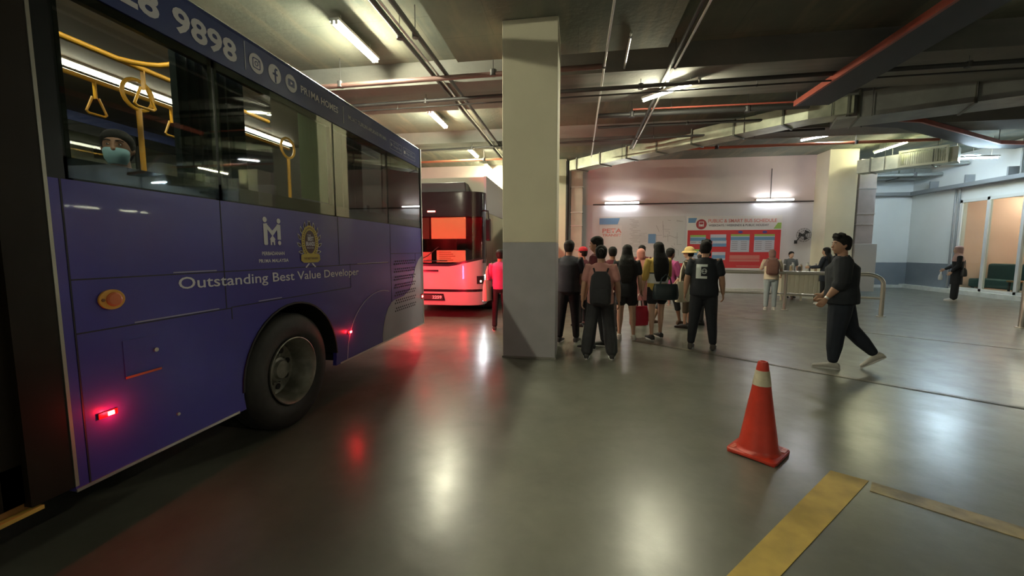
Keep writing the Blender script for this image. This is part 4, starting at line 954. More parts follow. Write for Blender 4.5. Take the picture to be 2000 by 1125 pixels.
MB().box(-.25,.25,-.008,.0,1.06,1.10).build('nose_badge', B2K, b2)
for s in (1, -1): wheel(b2, s*1.24, 1.75, r=.48, s=s, deep=False); wheel(b2, s*1.24, 7.8, r=.48, s=s)
mr = MB().box(1.30,1.42,.18,.36,1.75,2.25).build('wing_mirror', B2K, b2, bevel=.03); MB().tube([(1.16,.35,2.45),(1.34,.28,2.42),(1.36,.27,2.25)], .018, 8).build('mirror_arm', B2K, mr)
ld = bpy.data.lights.new('headlamp_glow', 'SPOT'); ld.energy = 4; ld.spot_size = R(120); ld.shadow_soft_size = .06; ld.color = (.9,.95,1)
lo = bpy.data.objects.new('headlamp_glow', ld); C.objects.link(lo); lo.parent = b2; lo.location = (1.24, .12, .92); lo.rotation_euler = (R(62), 0, R(195))

sl_ = MB().box(-.55,-.45,.5,.6,.75,.78).build('step_lamp', mat('step_lamp_glass', (1,.7,.3), emit=(1,.45,.12), es=25), bus)
# ============================================================ PEOPLE
SK1 = mat('skin_tan', (.42,.24,.16), .55); SK2 = mat('skin_light', (.52,.33,.24), .55); SK3 = mat('skin_brown', (.30,.16,.10), .55)
HAIR = mat('hair_black', (.010,.009,.009), .72, noise=.3, scale=30, bump=.3, spec=.3); EYEW = mat('eye_white', (.6,.6,.6), .3); EYED = mat('eye_dark', (.02,.015,.01), .2); LIP = mat('lips', (.35,.12,.10), .5)
def cloth(name, c, n=.12): return mat('cloth_'+name, c, .85, noise=n, scale=9, bump=.15)
def rotm(ax, a): return Matrix.Rotation(a, 3, ax)
def limb(mb, pts, rad, flat=1.0, n=12, ref=None):
    """tapered closed limb with rounded ends"""
    pts = [Vector(p) for p in pts]; secs = []
    for i, p in enumerate(pts):
        t = (pts[min(i+1,len(pts)-1)]-pts[max(i-1,0)]).normalized()
        r0 = Vector(ref) if ref else Vector((1,0,0))
        ax = (r0 - t*r0.dot(t)); ax = ax.normalized() if ax.length > .05 else t.cross(Z_).normalized()
        ay = t.cross(ax).normalized(); r = rad[i]
        if i == 0: secs.append((p-t*r*.8*flat, r*.45, r*.45*flat, ax, ay))
        secs.append((p, r, r*flat, ax, ay))
        if i == len(pts)-1: secs.append((p+t*r*.8*flat, r*.45, r*.45*flat, ax, ay))
    mb.loft(secs, n); return mb
def lerp(a, b, t): return Vector(a)*(1-t)+Vector(b)*t

def person(label, x, y, heading, h=1.65, build=1.0, skin=SK1, top=None, sleeve='short', toplen=0.0, bottom=None, legs='trousers',
           hair='short', hairm=HAIR, cap=None, shoe=None, sole=None, group=None,
           la=(5,8,12), ra=(5,8,12), ll=(0,2,0), rl=(0,2,0), lean=0, yaw=0, nod=0, mask=None, scarf=None, ladj=None, seated=False, z=0.0, hands=True, voxel=.0085, quiff=False):
    """arm = (pitch fwd, out, elbow flex); leg = (pitch fwd, out, knee flex); faces +Y locally"""
    S = h/1.70; B = build
    root = empty('person', (x, y, z), R(heading), label=label, cat='person', group=group)
    hip = Vector((0,0,.93)); ang = R(-lean); sp = rotm('X', ang)     # lean forward (towards +Y)
    def T(px, py, pz): return hip + sp @ Vector((px, py, pz))
    def dirv(pitch, out, s): p, o_ = R(pitch), R(out); return Vector((s*math.sin(o_), math.sin(p)*math.cos(o_), -math.cos(p)*math.cos(o_)))
    J = {}
    for s, nm, arm, leg in ((-1,'l',la,ll),(1,'r',ra,rl)):
        sh = T(s*.175*(.9+.1*B), 0, .455); d1 = dirv(arm[0], arm[1], s); el = sh + d1*.275; d2 = dirv(arm[0]+arm[2], arm[1]*.4, s); wr = el + d2*.245
        J[nm+'a'] = (sh, el, wr, d2)
        hp = hip+Vector((s*.088,0,-.04)); d1 = dirv(leg[0], leg[1], s); kn = hp + d1*.41; d2 = dirv(leg[0]-leg[2], leg[1], s); an = kn + d2*.40
        fp = leg[3] if len(leg) > 3 else 0
        J[nm+'l'] = (hp, kn, an, d2, fp)
    # drop the lowest sole onto the floor
    def foot_pts(an, fp):
        m = rotm('X', R(fp)); return [an + m @ Vector(q) for q in ((0,-.055,-.045),(0,.02,-.04),(0,.11,-.05),(0,.18,-.055))]
    if not seated:
        low = min(min((an + rotm('X', R(fp)) @ Vector(q)).z for q in ((0,-.06,-.082),(0,.20,-.082))) for (_,_,an,_,fp) in (J['ll'], J['rl']))
        off = Vector((0,0,-low))
    else: off = Vector((0,0,0))
    M = lambda v: (Vector(v)+off)*S
    def addm(mb):   # scale/offset all verts
        for v in mb.b.verts: v.co = (v.co+off)*S
        return mb
    head_c = T(0, .012, .652); Hm = sp @ rotm('Z', R(yaw)) @ rotm('X', R(-nod))
    def H(px, py, pz): return head_c + Hm @ Vector((px, py, pz))
    hx, hy, hz = [Hm @ v for v in (X_, Y_, Z_)]
    tw = Vector(sp @ X_); td = Vector(sp @ Y_)
    # ---- body, one surface
    b = MB()
    tors = [(-.10,.10,.085),(-.05,.150*B,.105*B),(.02,.160*B,.110*B),(.12,.135*B,.095*B),(.25,.148*B,.105*B),(.36,.155,.105*B),(.43,.135,.085),(.475,.095,.066),(.50,.060,.055)]
    b.loft([(T(0,0,zz), rx, ry, tw, td) for zz, rx, ry in tors], 20)
    limb(b, [T(0,-.005,.44), T(0,.0,.52), H(0,-.01,-.07)], [.06,.054,.054])
    # head: skull + face + jaw
    b.loft([(H(0,.0,-.115+.0), .022,.03,hx,hy),(H(0,.022,-.108),.038,.050,hx,hy),(H(0,.018,-.085),.052,.070,hx,hy),(H(0,.012,-.055),.062,.083,hx,hy),(H(0,.006,-.02),.070,.090,hx,hy),(H(0,.0,.02),.074,.094,hx,hy),(H(0,-.004,.055),.072,.092,hx,hy),(H(0,-.008,.085),.058,.074,hx,hy),(H(0,-.01,.103),.034,.042,hx,hy),(H(0,-.01,.110),.012,.015,hx,hy)], 18)
    limb(b, [H(0,.088,.015), H(0,.100,-.012), H(0,.108,-.030)], [.010,.011,.014])
    limb(b, [H(-.022,.092,-.062), H(.022,.092,-.062)], [.009,.009]); limb(b, [H(-.03,.086,.026), H(.03,.086,.026)], [.010,.010])
    for s in (-1, 1): b.sphere(H(s*.074,-.005,-.012), (.010,.018,.030), 10, 8)
    for s, nm in ((-1,'l'),(1,'r')):
        sh, el, wr, d2 = J[nm+'a']
        limb(b, [sh, lerp(sh,el,.45), el, lerp(el,wr,.35), wr], [.046*B,.044*B,.038*B,.038*B,.026])
        # hand: palm, four fingers, thumb
        side = Vector((s,0,0)); n_in = -(side - d2*side.dot(d2)).normalized(); wdt = d2.cross(n_in).normalized()
        if wdt.y < 0: wdt = -wdt
        pc = wr + d2*.045
        b.loft([(wr-d2*.01,.024,.020,wdt,n_in),(wr+d2*.02,.032,.015,wdt,n_in),(pc,.040,.015,wdt,n_in),(wr+d2*.085,.040,.012,wdt,n_in)], 12)
        for k, L_ in enumerate((.066,.074,.068,.052)):
            f0 = wr + d2*.080 + wdt*(.031-.0205*k); f1 = f0 + (d2*.85+n_in*.35).normalized()*L_*.5; f2 = f1 + (d2*.55+n_in*.8).normalized()*L_*.5
            limb(b, [f0,f1,f2], [.0092,.0088,.0078], n=8)
        t0 = wr + d2*.03 + wdt*.030; t1 = t0 + (d2*.6+wdt*.8).normalized()*.035; t2 = t1 + (d2*.85+wdt*.25+n_in*.4).normalized()*.030
        limb(b, [t0,t1,t2], [.012,.011,.009], n=8)
        hp, kn, an, dk, fp = J[nm+'l']; 
        limb(b, [hp+Vector((0,0,.03)), lerp(hp,kn,.4), kn, lerp(kn,an,.3), lerp(kn,an,.75), an], [.078*B,.073*B,.052*B,.052*B,.034,.031])
        limb(b, foot_pts(an, fp), [.022,.024,.024,.018] if shoe else [.030,.034,.036,.026], .8)
    addm(b); body = remeshed(b, 'body', skin, root, voxel*S if S > .5 else voxel, 2)
    # eyes and lips
    for s in (-1, 1):
        e_ = MB(); e_.sphere(M(H(s*.030,.0865,.006)), (.011*S,.006*S,.006*S), 10, 8); eo = e_.build('eye', EYEW, root, smooth=True)
        e_ = MB(); e_.sphere(M(H(s*.030,.0915,.006)), .0045*S, 8, 6); e_.build('iris', EYED, eo, smooth=True)
        e_ = MB(); limb(e_, [M(H(s*.014,.096,.030)), M(H(s*.032,.094,.034)), M(H(s*.048,.080,.028))], [.0035*S]*3, n=6); e_.build('eyebrow', hairm if hairm is not None else HAIR, root)
    if not mask:
        e_ = MB(); limb(e_, [M(H(-.020,.100,-.060)), M(H(0,.103,-.058)), M(H(.020,.100,-.060))], [.004*S,.006*S,.004*S], n=8); e_.build('lips', LIP, root, smooth=True)
    else:
        e_ = MB(); e_.loft([(H(0,.035,-.112),.045,.055,hx,hy),(H(0,.040,-.085),.060,.068,hx,hy),(H(0,.042,-.055),.066,.072,hx,hy),(H(0,.040,-.03),.068,.068,hx,hy),(H(0,.04,-.015),.060,.062,hx,hy)], 18); addm(e_)
        e_.build('face_mask', mask, root, smooth=True)
    # ---- top garment
    if top:
        b = MB(); e = .017; low = -.06 - toplen
        secs = []
        if toplen > .1: secs += [(T(0,0,low-.0), .175*B+e, .125*B+e, tw, td), (T(0,0,low*.5-.02), .172*B+e, .122*B+e, tw, td)]
        else: secs += [(T(0,0,low), .160*B+e, .115*B+e, tw, td)]
        secs += [(T(0,0,.02), .162*B+e,.115*B+e,tw,td),(T(0,0,.13), .146*B+e,.106*B+e,tw,td),(T(0,0,.25), .152*B+e,.110*B+e,tw,td),(T(0,0,.36), .163+e,.112*B+e,tw,td),(T(0,0,.43), .155+e,.095+e,tw,td),(T(0,0,.478), .115+e,.074+e,tw,td),(T(0,0,.510), .066+e,.056+e,tw,td)]
        b.loft(secs, 22)
        for s, nm in ((-1,'l'),(1,'r')):
            sh, el, wr, d2 = J[nm+'a']
            if sleeve == 'short': limb(b, [T(s*.08,0,.44), sh-Vector((0,0,.012)), lerp(sh,el,.4), lerp(sh,el,.72)], [.066,.069*B,.062*B,.058*B])
            elif sleeve == 'elbow': limb(b, [T(s*.08,0,.44), sh-Vector((0,0,.012)), lerp(sh,el,.5), el, lerp(el,wr,.25)], [.066,.069*B,.066*B,.060*B,.055*B])
            elif sleeve == 'long': limb(b, [T(s*.08,0,.44), sh-Vector((0,0,.012)), lerp(sh,el,.5), el, lerp(el,wr,.5), lerp(el,wr,.92)], [.066,.068*B,.062*B,.056*B,.052*B,.042*B])
            else: limb(b, [T(s*.09,0,.44), sh], [.06,.060*B])
        addm(b); shirt = remeshed(b, 'shirt', top, root, .011*S, 3)
        J['shirt'] = shirt
        if sleeve in ('short','elbow'):
            cm = MB(); cc_ = [M(T(.078*math.cos(a),.066*math.sin(a)+.002,.500+.012*math.sin(-a))) for a in [2*PI*k/20 for k in range(21)]]
            cm.tube(cc_, .007*S, 6).build('collar', top, shirt, smooth=True)
    # ---- lower garment
    if bottom:
        b = MB(); e = .014; low = {'trousers':.93,'wide':.95,'shorts':.0,'skirt':0,'capri':.5}.get(legs, .93)
        b.loft([(T(0,0,-.13), .105*B,.085*B,tw,td),(T(0,0,-.07), .150*B+e,.108*B+e,tw,td),(T(0,0,.01), .160*B+e,.112*B+e,tw,td),(T(0,0,.08), .142*B+e,.100*B+e,tw,td)], 20)
        for s, nm in ((-1,'l'),(1,'r')):
            hp, kn, an, dk, fp = J[nm+'l']; w = 1.55 if legs == 'wide' else 1.0
            if legs == 'shorts': limb(b, [hp+Vector((0,0,.03)), lerp(hp,kn,.3), lerp(hp,kn,.55)], [.092*B,.092*B,.094*B])
            elif legs == 'capri': limb(b, [hp+Vector((0,0,.03)), lerp(hp,kn,.4), kn, lerp(kn,an,.35)], [.092*B,.086*B,.068*B,.062*B])
            else: limb(b, [hp+Vector((0,0,.03)), lerp(hp,kn,.4), kn, lerp(kn,an,.5), lerp(kn,an,low)], [.092*B,.086*B,.068*B*(1+(w-1)*.5),.062*B*w*.95,.056*w])
        addm(b); remeshed(b, 'trousers' if legs in ('trousers','wide','capri') else 'shorts', bottom, root, .011*S, 3)
    # ---- hair, caps, scarves
    hb = None
    if hair in ('short','long','bun','under'):
        b = MB()
        b.loft([(H(0,-.035,-.075),.056,.050,hx,hy),(H(0,-.030,-.045),.072,.066,hx,hy),(H(0,-.022,-.01),.084,.082,hx,hy),(H(0,-.014,.025),.088,.092,hx,hy),(H(0,-.008,.06),.087,.100,hx,hy),(H(0,-.004,.09),.070,.088,hx,hy),(H(0,-.008,.113),.045,.056,hx,hy),(H(0,-.01,.122),.015,.02,hx,hy)], 18)
        if hair == 'long':
            b.loft([(H(0,-.03,.03),.084,.082,hx,hy),(H(0,-.04,-.06),.100,.072,hx,hy),(T(0,-.085,.50),.128,.060,tw,td),(T(0,-.118,.40),.142,.046,tw,td),(T(0,-.128,.28),.138,.036,tw,td),(T(0,-.128,.17),.118,.028,tw,td),(T(0,-.124,.09),.085,.016,tw,td)], 18)
        if quiff:
            limb(b, [H(-.055,.060,.098), H(0,.074,.118), H(.055,.060,.098)], [.026,.034,.026]); limb(b, [H(-.05,.0,.115), H(0,.02,.128), H(.05,.0,.115)], [.025,.030,.025])
        if hair == 'bun': b.sphere(H(0,-.115,.03), (.042,.040,.042), 14, 10); b.sphere(H(0,-.14,-.02), (.025,.025,.05), 12, 8)
        addm(b); hb = remeshed(b, 'hair', hairm, root, .009*S, 2)
    if cap in ('cap','bucket') or hair == 'cap':
        cmn = hairm if hair == 'cap' else ladj
    if hair == 'hijab':
        b = MB(); 
        b.loft([(H(0,-.035,-.10),.075,.07,hx,hy),(H(0,-.025,-.05),.088,.085,hx,hy),(H(0,-.014,.0),.092,.095,hx,hy),(H(0,-.006,.05),.090,.106,hx,hy),(H(0,-.004,.09),.076,.096,hx,hy),(H(0,-.008,.120),.045,.06,hx,hy),(H(0,-.008,.130),.015,.02,hx,hy)], 20)
        b.loft([(H(0,.012,-.09),.078,.085,hx,hy),(T(0,.005,.53),.100,.090,tw,td),(T(0,.0,.47),.165,.105,tw,td),(T(0,.0,.40),.200,.125,tw,td),(T(0,.0,.30),.205,.140,tw,td)], 22)
        addm(b); hb = remeshed(b, 'headscarf', hairm, root, .010*S, 3)
    if cap:
        kind, cm_ = cap; b = MB()
        b.loft([(H(0,-.008,.035),.089,.104,hx,hy),(H(0,-.008,.07),.088,.102,hx,hy),(H(0,-.008,.105),.074,.086,hx,hy),(H(0,-.008,.130),.045,.052,hx,hy),(H(0,-.008,.138),.012,.014,hx,hy)], 20)
        addm(b); co = remeshed(b, 'cap', cm_, root, .008*S, 2)
        b = MB()
        if kind == 'cap': b.loft([(H(0,.10,.050),.070,.055,hx,hy),(H(0,.102,.042),.074,.068,hx,hy)], 20)
        else: b.loft([(H(0,-.008,.045),.095,.11,hx,hy),(H(0,-.008,.035),.115,.135,hx,hy),(H(0,-.008,.005),.140,.160,hx,hy),(H(0,-.008,.0),.136,.156,hx,hy),(H(0,-.008,.03),.09,.105,hx,hy)], 26)
        addm(b); b.build('cap_brim', cm_, co, smooth=True)
    # ---- shoes
    if shoe:
        for s, nm in ((-1,'l'),(1,'r')):
            hp, kn, an, dk, fp = J[nm+'l']; m_ = rotm('X', R(fp)); F = lambda q: an + m_ @ Vector(q); ux, uy, uz = m_ @ X_, m_ @ Y_, m_ @ Z_
            b = MB(); b.loft([(F((0,-.078,-.050)),.026,.022,ux,uz,.8),(F((0,-.06,-.035)),.038,.040,ux,uz,.8),(F((0,.0,-.025)),.042,.048,ux,uz,.8),(F((0,.06,-.040)),.045,.034,ux,uz,.8),(F((0,.14,-.052)),.049,.024,ux,uz,.8),(F((0,.19,-.057)),.040,.018,ux,uz,.8),(F((0,.208,-.06)),.018,.010,ux,uz,.8)], 16)
            addm(b); so = b.build('shoe', shoe, root, smooth=True)
            b = MB(); P_ = []
            for k in range(20):
                a = 2*PI*k/20; yy_ = .066+.148*math.sin(a); P_.append(F(((.048 if yy_ > .06 else .040)*math.cos(a), yy_, -.082)))
            b.prism(P_, uz*.020); addm(b); b.build('shoe_sole', sole or shoe, so)
    J.update(M=M, T=T, H=H, root=root, S=S, body=body)
    return J

def w2(J, v):
    r = J['root']; c, s = math.cos(r.rotation_euler.z), math.sin(r.rotation_euler.z)
    return Vector((r.location.x+v.x*c-v.y*s, r.location.y+v.x*s+v.y*c, r.location.z+v.z))
def hand_pos(J, nm):
    wr, d2 = J[nm+'a'][2], J[nm+'a'][3]; return w2(J, J['M'](wr+d2*.10))
def tote(name, label, cat, at_, w, h, d, m, rz=0, handle=.18, soft=.8, hm=None, flare=1.0, group=None):
    """bag hanging below at_ (top of the handles)"""
    t = empty(name, (at_.x, at_.y, at_.z-handle-h), rz, label=label, cat=cat, group=group)
    b = MB(); b.loft([((0,0,0),w*.40*flare,d*.35,X_,Y_,.5),((0,0,.015),w*.46*flare,d*.48,X_,Y_,.5),((0,0,h*.3),w*.50*flare,d*.50,X_,Y_,.6),((0,0,h*.7),w*.48,d*.42,X_,Y_,.6),((0,0,h),w*.44,d*.18,X_,Y_,.6)], 22)
    b.build('bag_body', m, t, smooth=True)
    for sy in (-1, 1):
        b = MB(); b.tube([(-w*.22,sy*d*.12,h*.96),(-w*.16,sy*d*.08,h+handle*.6),(0,0,h+handle),(w*.16,sy*d*.08,h+handle*.6),(w*.22,sy*d*.12,h*.96)], .008, 8); b.build('bag_handle', hm or m, t, smooth=True)
    return t
def backpack(J, label, m, w=.28, h=.40, d=.13, z=.28, dy=-.11, rzl=0, tilt=0):
    r = J['root']; p = w2(J, J['M'](J['T'](0, dy-d*.5, z-h/2)))
    t = empty('backpack', p, r.rotation_euler.z+rzl, label=label, cat='backpack')
    b = MB(); b.loft([((0,0,0),w*.42,d*.38,X_,Y_,.6),((0,0,.03),w*.49,d*.50,X_,Y_,.6),((0,0,h*.5),w*.50,d*.52,X_,Y_,.6),((0,0.01,h*.85),w*.44,d*.42,X_,Y_,.6),((0,.02,h),w*.26,d*.20,X_,Y_,.7)], 22); b.build('pack_body', m, t, smooth=True)
    b = MB(); b.loft([((0,-d*.50,h*.08),w*.36,.02,X_,Y_,.6),((0,-d*.56,h*.25),w*.38,.03,X_,Y_,.6),((0,-d*.52,h*.48),w*.34,.02,X_,Y_,.6)], 16); b.build('front_pocket', m, t, smooth=True)
    for s in (-1, 1):
        b = MB(); b.tube([(s*w*.25,d*.40,h*.90),(s*w*.34,d*.55,h*1.08),(s*w*.40,d*.5+.18,h*1.02),(s*w*.42,d*.5+.25,h*.75),(s*w*.46,d*.5+.12,h*.25),(s*w*.42,d*.42,h*.10)], .012, 8); b.build('shoulder_strap', m, t, smooth=True)
    return t

NAVY = cloth('navy', (.035,.040,.055)); BLK = cloth('black', (.012,.013,.017)); CHAR = cloth('charcoal', (.030,.031,.036)); PINK = cloth('dusty_pink', (.50,.24,.22)); MAG = cloth('magenta', (.42,.07,.22))
MAR = cloth('maroon', (.13,.025,.035)); PEACH = cloth('peach', (.62,.27,.22)); YELC = cloth('yellow', (.58,.40,.10)); CRM = cloth('cream', (.58,.50,.38)); JEAN = cloth('light_jeans', (.32,.37,.40)); WHC = cloth('white', (.62,.62,.62))
ROSE = cloth('rose_scarf', (.52,.33,.30)); BRS = cloth('brown_scarf', (.22,.13,.12)); DKB = cloth('dark_blue', (.018,.024,.040)); REDC = cloth('red_cap', (.50,.02,.04)); SHB = mat('shoe_black', (.015,.015,.015), .5); SHW = mat('shoe_white', (.62,.62,.60), .5); SHG = mat('shoe_beige', (.46,.45,.41), .6); SOLEW = mat('sole_white', (.66,.66,.64), .5)

J = person('person in a magenta top with a pink tote, half hidden behind the near column', -1.42, 7.62, 12, 1.56, .95, SK1, MAG, 'elbow', 0, BLK, 'trousers', hair='short', shoe=SHB, sole=SOLEW, ll=(-3,2,2), rl=(6,2,3), la=(4,10,40))
tote('tote_bag', 'pale pink tote on the shoulder of the magenta-topped person', 'bag', w2(J, J['M'](J['T'](-.26,-.02,.42))), .34, .40, .12, mat('tote_pink', (.62,.36,.32), .7), R(80), handle=.26)
person('person in a navy tee and black trousers beside the near column, back to us', -.10, 6.78, -14, 1.71, 1.12, SK1, NAVY, 'short', .02, BLK, 'trousers', hair='short', shoe=SHB, sole=SOLEW, ll=(-4,3,2), rl=(4,3,3))
J = person('person in a red cap and maroon shirt, in profile beyond the navy-shirted one', .16, 8.3, 62, 1.60, 1.0, SK2, MAR, 'long', .04, BLK, 'trousers', hair='short', cap=('cap', REDC), shoe=SHB, ra=(6,10,20), la=(20,10,50))
tote('carrier_bag', 'white plastic carrier bag hanging low beside the red-capped person', 'bag', hand_pos(J,'r')+Vector((-.03,-.06,.01)), .26, .30, .12, mat('plastic_white', (.62,.64,.66), .35), R(20), handle=.16)
J = person('person in a dusty pink tee and wide black trousers, back to us', .36, 5.80, -4, 1.62, 1.10, SK1, PINK, 'short', .03, CHAR, 'wide', hair='bun', shoe=SHB, sole=SOLEW, ll=(-2,7,0), rl=(3,7,3), la=(0,13,5), ra=(0,14,8))
backpack(J, 'slim black backpack slung low on the dusty-pink tee', cloth('pack_black', (.022,.023,.028)), w=.29, h=.46, d=.14, z=.14)
person('tall person turned left behind the dusty-pink tee, white-edged black sneakers', .34, 6.45, 70, 1.76, 1.0, SK1, MAR, 'short', .02, CHAR, 'trousers', hair='short', shoe=SHB, sole=SOLEW, ll=(4,2,2), rl=(-6,3,2), nod=6)
person('person in a maroon shirt standing between the tall one and the long-haired one', .70, 7.87, 8, 1.61, 1.0, SK1, MAR, 'long', .03, CHAR, 'trousers', hair='short', shoe=SHB, ll=(0,3,0))
person('person with waist-long black hair in black top and shorts, bare legs, beige shoes', .88, 7.17, -6, 1.64, 1.08, SK2, BLK, 'short', .10, BLK, 'shorts', hair='long', shoe=SHG, sole=SOLEW, ll=(3,1,4), rl=(-2,4,0), la=(8,10,30), ra=(6,10,20))
person('person in a peach headscarf and rose tunic behind the group', 1.32, 8.55, 10, 1.57, 1.02, SK2, cloth('rose_tunic', (.50,.22,.22)), 'long', .30, CHAR, 'trousers', hair='hijab', hairm=PEACH, shoe=SHB)
person('dark-haired person far behind the peach headscarf, only the head showing', 1.55, 9.9, -20, 1.66, 1.0, SK1, MAR, 'short', 0, CHAR, 'trousers', hair='short', shoe=SHB)
J = person('person with waist-long black hair in a yellow and white top, bare legs, black sneakers', 1.42, 7.30, 14, 1.69, 1.0, SK2, YELC, 'elbow', .02, BLK, 'shorts', hair='long', shoe=SHB, sole=SOLEW, ll=(-6,3,3), rl=(8,2,4), la=(0,12,10), ra=(10,8,30))
sp_ = J['shirt']
wb_ = MB(); T_ = J['T']; wb_.loft([(T_(0,0,.06), .186,.140,X_,Y_),(T_(0,0,.15), .176,.134,X_,Y_),(T_(0,0,.225), .180,.138,X_,Y_)], 28)
offz = J['M'](T_(0,0,0))/J['S'] - T_(0,0,0)
for v in wb_.b.verts: v.co = (v.co+offz)*J['S']
wb_.build('white_stripe', WHC, sp_, smooth=True)
wb_ = MB(); wb_.loft([(T_(0,0,.225), .182,.140,X_,Y_),(T_(0,0,.245), .183,.141,X_,Y_)], 28)
for v in wb_.b.verts: v.co = (v.co+offz)*J['S']
wb_.build('dark_stripe', DKB, sp_, smooth=True)
p = w2(J, J['M'](T_(.02,-.22,.34)))
tote('shoulder_bag', 'large dark teal shoulder bag behind the yellow and white top', 'bag', p+Vector((.02,.0,-.12)), .44, .27, .15, mat('bag_teal_black', (.012,.022,.026), .4), R(8), handle=.16)
p = hand_pos(J,'l')
tote('shopping_bag', 'red shopping bag with a pale ring mark held low on the left', 'bag', p+Vector((-.03,-.02,.02)), .34, .34, .16, mat('bag_red', (.50,.02,.05), .4), R(20), handle=.22, hm=mat('bag_handle_pink', (.62,.35,.36), .5))
J = person('person in a magenta blouse striding in sandals behind the yellow and white top', 1.93, 8.75, -58, 1.62, 1.02, SK3, MAG, 'elbow', .06, CHAR, 'capri', hair='short', shoe=mat('sandal_brown', (.10,.05,.03), .6), ll=(-18,2,8,0), rl=(20,2,8), la=(-8,10,5), ra=(14,10,20))
J = person('person in a pale yellow bucket hat and olive-black top, turned left', 2.22, 8.42, 55, 1.60, .95, SK2, cloth('olive_black', (.045,.04,.025)), 'elbow', .02, cloth('khaki_dark', (.09,.07,.045)), 'capri', hair='short', cap=('bucket', cloth('hat_yellow', (.66,.48,.20))), shoe=SHB, la=(10,8,30))
p = w2(J, J['M'](J['T'](-.26,.0,.46)))
tote('tote_bag', 'long cream canvas tote hanging beside the bucket-hat wearer', 'bag', p+Vector((-.03,-.08,0)), .34, .40, .10, mat('canvas_cream', (.60,.55,.42), .8), R(28), handle=.36)
person('masked person with tied dark hair between the bucket hat and the black tee', 2.61, 8.86, 75, 1.58, .95, SK2, cloth('grey_brown', (.10,.08,.075)), 'long', .02, CHAR, 'trousers', hair='bun', shoe=SHB, mask=mat('mask_black', (.03,.03,.035), .8))
J = person('stocky person in a black tee with a white letter print on the back', 1.98, 6.62, -20, 1.69, 1.18, SK1, cloth('tee_black', (.010,.013,.020)), 'short', .02, cloth('pants_black', (.010,.012,.018)), 'trousers', hair='short', shoe=cloth('sneaker_dark', (.06,.05,.045)), sole=SHB, ll=(-2,5,0), rl=(3,5,3), la=(-4,14,6), ra=(4,13,12), yaw=-6, quiff=True)
# printed E with round badge, laid onto the back of the shirt
sh = J['shirt']; dg = bpy.context.evaluated_depsgraph_get(); bv = BVHTree.FromObject(sh, dg)
def print_on(cells, x0, z0, cs, name, m, par, off=.004):
    bm = bmesh.new()
    for (i, j) in cells:
        vs = []
        for (a, c) in ((i,j),(i+1,j),(i+1,j+1),(i,j+1)):
            q = Vector((x0+a*cs, -1.0, z0+c*cs)); hit = bv.ray_cast(q, Vector((0,1,0)))
            if hit[0] is None: break
            vs.append(bm.verts.new((hit[0].x, hit[0].y-off, hit[0].z)))
        if len(vs) == 4: bm.faces.new(vs)
    bmesh.ops.remove_doubles(bm, verts=bm.verts, dist=1e-4)
    me = bpy.data.meshes.new(name); bm.to_mesh(me); bm.free(); me.materials.append(m); o = bpy.data.objects.new(name, me); C.objects.link(o); o.parent = par
cells = []
for i in range(22):
    for j in range(30):
        inE = i < 10 or j < 5 or j >= 25
        cx, cy = i-15.5, j-15; r = math.hypot(cx, cy)
        if inE and r > 6.5 and i < 22: cells.append((i, j))
        elif 5.4 > r > 4.2 or (abs(cy) < 1.2 and r < 3.6 and abs(cx) > .8): cells.append((i, j))
zc_ = J['M'](J['T'](0,0,.30)).z
print_on(cells, -.115, zc_-.105, .0072, 'shirt_print', mat('print_shirt', (.55,.60,.60), .7), sh)

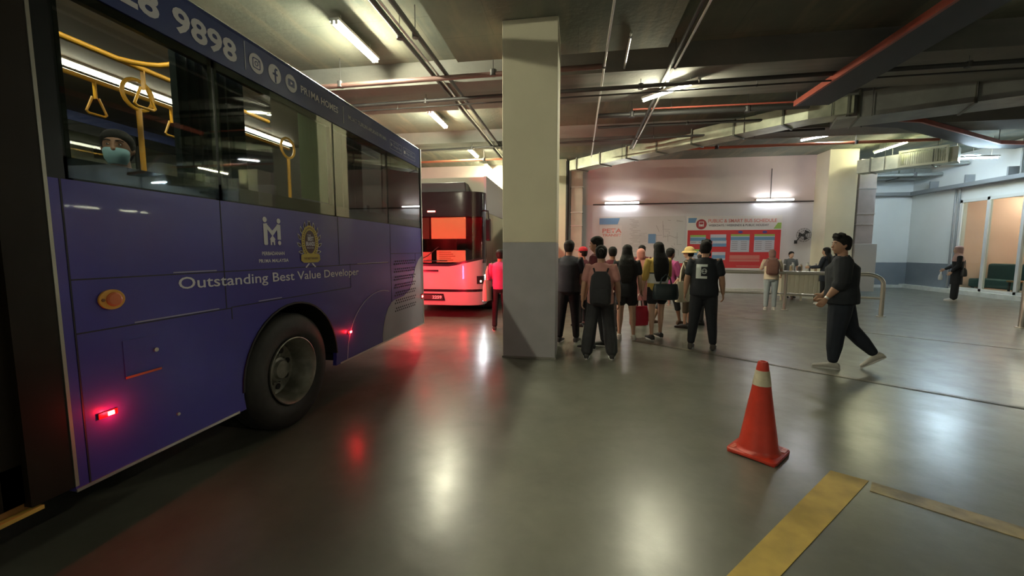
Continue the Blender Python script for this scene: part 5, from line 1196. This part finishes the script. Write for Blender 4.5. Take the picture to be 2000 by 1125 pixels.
J = person('person in cream top and light jeans leaning at the rail, brown backpack, back to us', 5.0, 11.30, -18, 1.56, 1.05, SK2, CRM, 'short', .02, JEAN, 'trousers', hair='hijab', hairm=BRS, shoe=SHG, sole=SOLEW, lean=8, ll=(-2,1,0), rl=(6,1,6), la=(30,10,60), ra=(12,14,40), voxel=.010)
backpack(J, 'brown backpack on the cream-topped person at the rail', cloth('pack_brown', (.15,.07,.055)), w=.28, h=.38, d=.15, z=.24, dy=-.12)
person('seated stallkeeper behind the counter, dark hair above the jars', 6.95, 14.45, 180, 1.50, .95, SK2, cloth('stall_grey', (.12,.13,.14)), 'short', 0, CHAR, 'trousers', hair='short', shoe=SHB, ll=(0,2,0), voxel=.011)
person('person in a long dark jacket left of the walking one, near the stall', 7.05, 12.75, 40, 1.62, 1.0, SK1, DKB, 'long', .18, BLK, 'trousers', hair='long', shoe=SHW, sole=SOLEW, la=(15,10,70), ra=(20,8,60), voxel=.011)
person('dark-clothed person with black hair, nearer the far column by the stall', 7.55, 13.15, 15, 1.63, 1.0, SK1, BLK, 'long', .1, BLK, 'trousers', hair='long', shoe=SHW, sole=SOLEW, ll=(2,2,0), voxel=.011)
J = person('person in all black striding left in pale sneakers, nearest walker to the cone', 3.44, 5.84, 64, 1.74, 1.45, SK1, cloth('polo_black', (.016,.020,.028)), 'elbow', .03, cloth('slacks_navy', (.016,.022,.036)), 'trousers', hair='short', shoe=SHG, sole=SOLEW,
           la=(2,8,32), ra=(0,6,40), ll=(5,2,3), rl=(-17,3,24,-36), yaw=22, lean=2, quiff=True)
p = w2(J, J['M'](J['la'][2]-J['la'][3]*.02))
wt = MB(); d_ = J['la'][3]; cpt = J['M'](J['la'][2]-d_*.01)
wt.tube([cpt-d_*.012, cpt+d_*.012], .031, 16).build('wristwatch', mat('watch_silver', (.6,.6,.6), .3, .8), J['root'])
J = person('person in a pale rose headscarf and black robe by the shopfront, facing left', 11.42, 14.15, 62, 1.66, .98, SK2, BLK, 'long', .35, BLK, 'wide', hair='hijab', hairm=ROSE, shoe=SHW, sole=SOLEW, ll=(3,1,0), la=(4,4,30), ra=(6,4,50), voxel=.011)
p = w2(J, J['M'](J['T'](-.24,-.1,.34)))
tote('shoulder_bag', 'black shoulder bag on the robed person by the shopfront', 'bag', p, .36, .26, .14, mat('bag_black', (.02,.02,.022), .5), R(50), handle=.22)
tote('carrier_bag', 'small whitish bag held by the robed person by the shopfront', 'bag', w2(J, J['M'](J['ra'][2]+J['ra'][3]*.1)), .18, .20, .10, mat('plastic_white', (.62,.64,.66), .35), R(50), handle=.08)
# passenger behind the bus window
J = person('seated passenger with a pale blue face mask behind the bus window', -2.86, 2.22, 180, 1.60, .95, SK3, CHAR, 'short', 0, CHAR, 'trousers', hair='short', mask=mat('mask_blue', (.28,.50,.56), .8), ll=(80,3,80), rl=(80,3,80), seated=True, yaw=40, z=.70, shoe=SHB, voxel=.011)
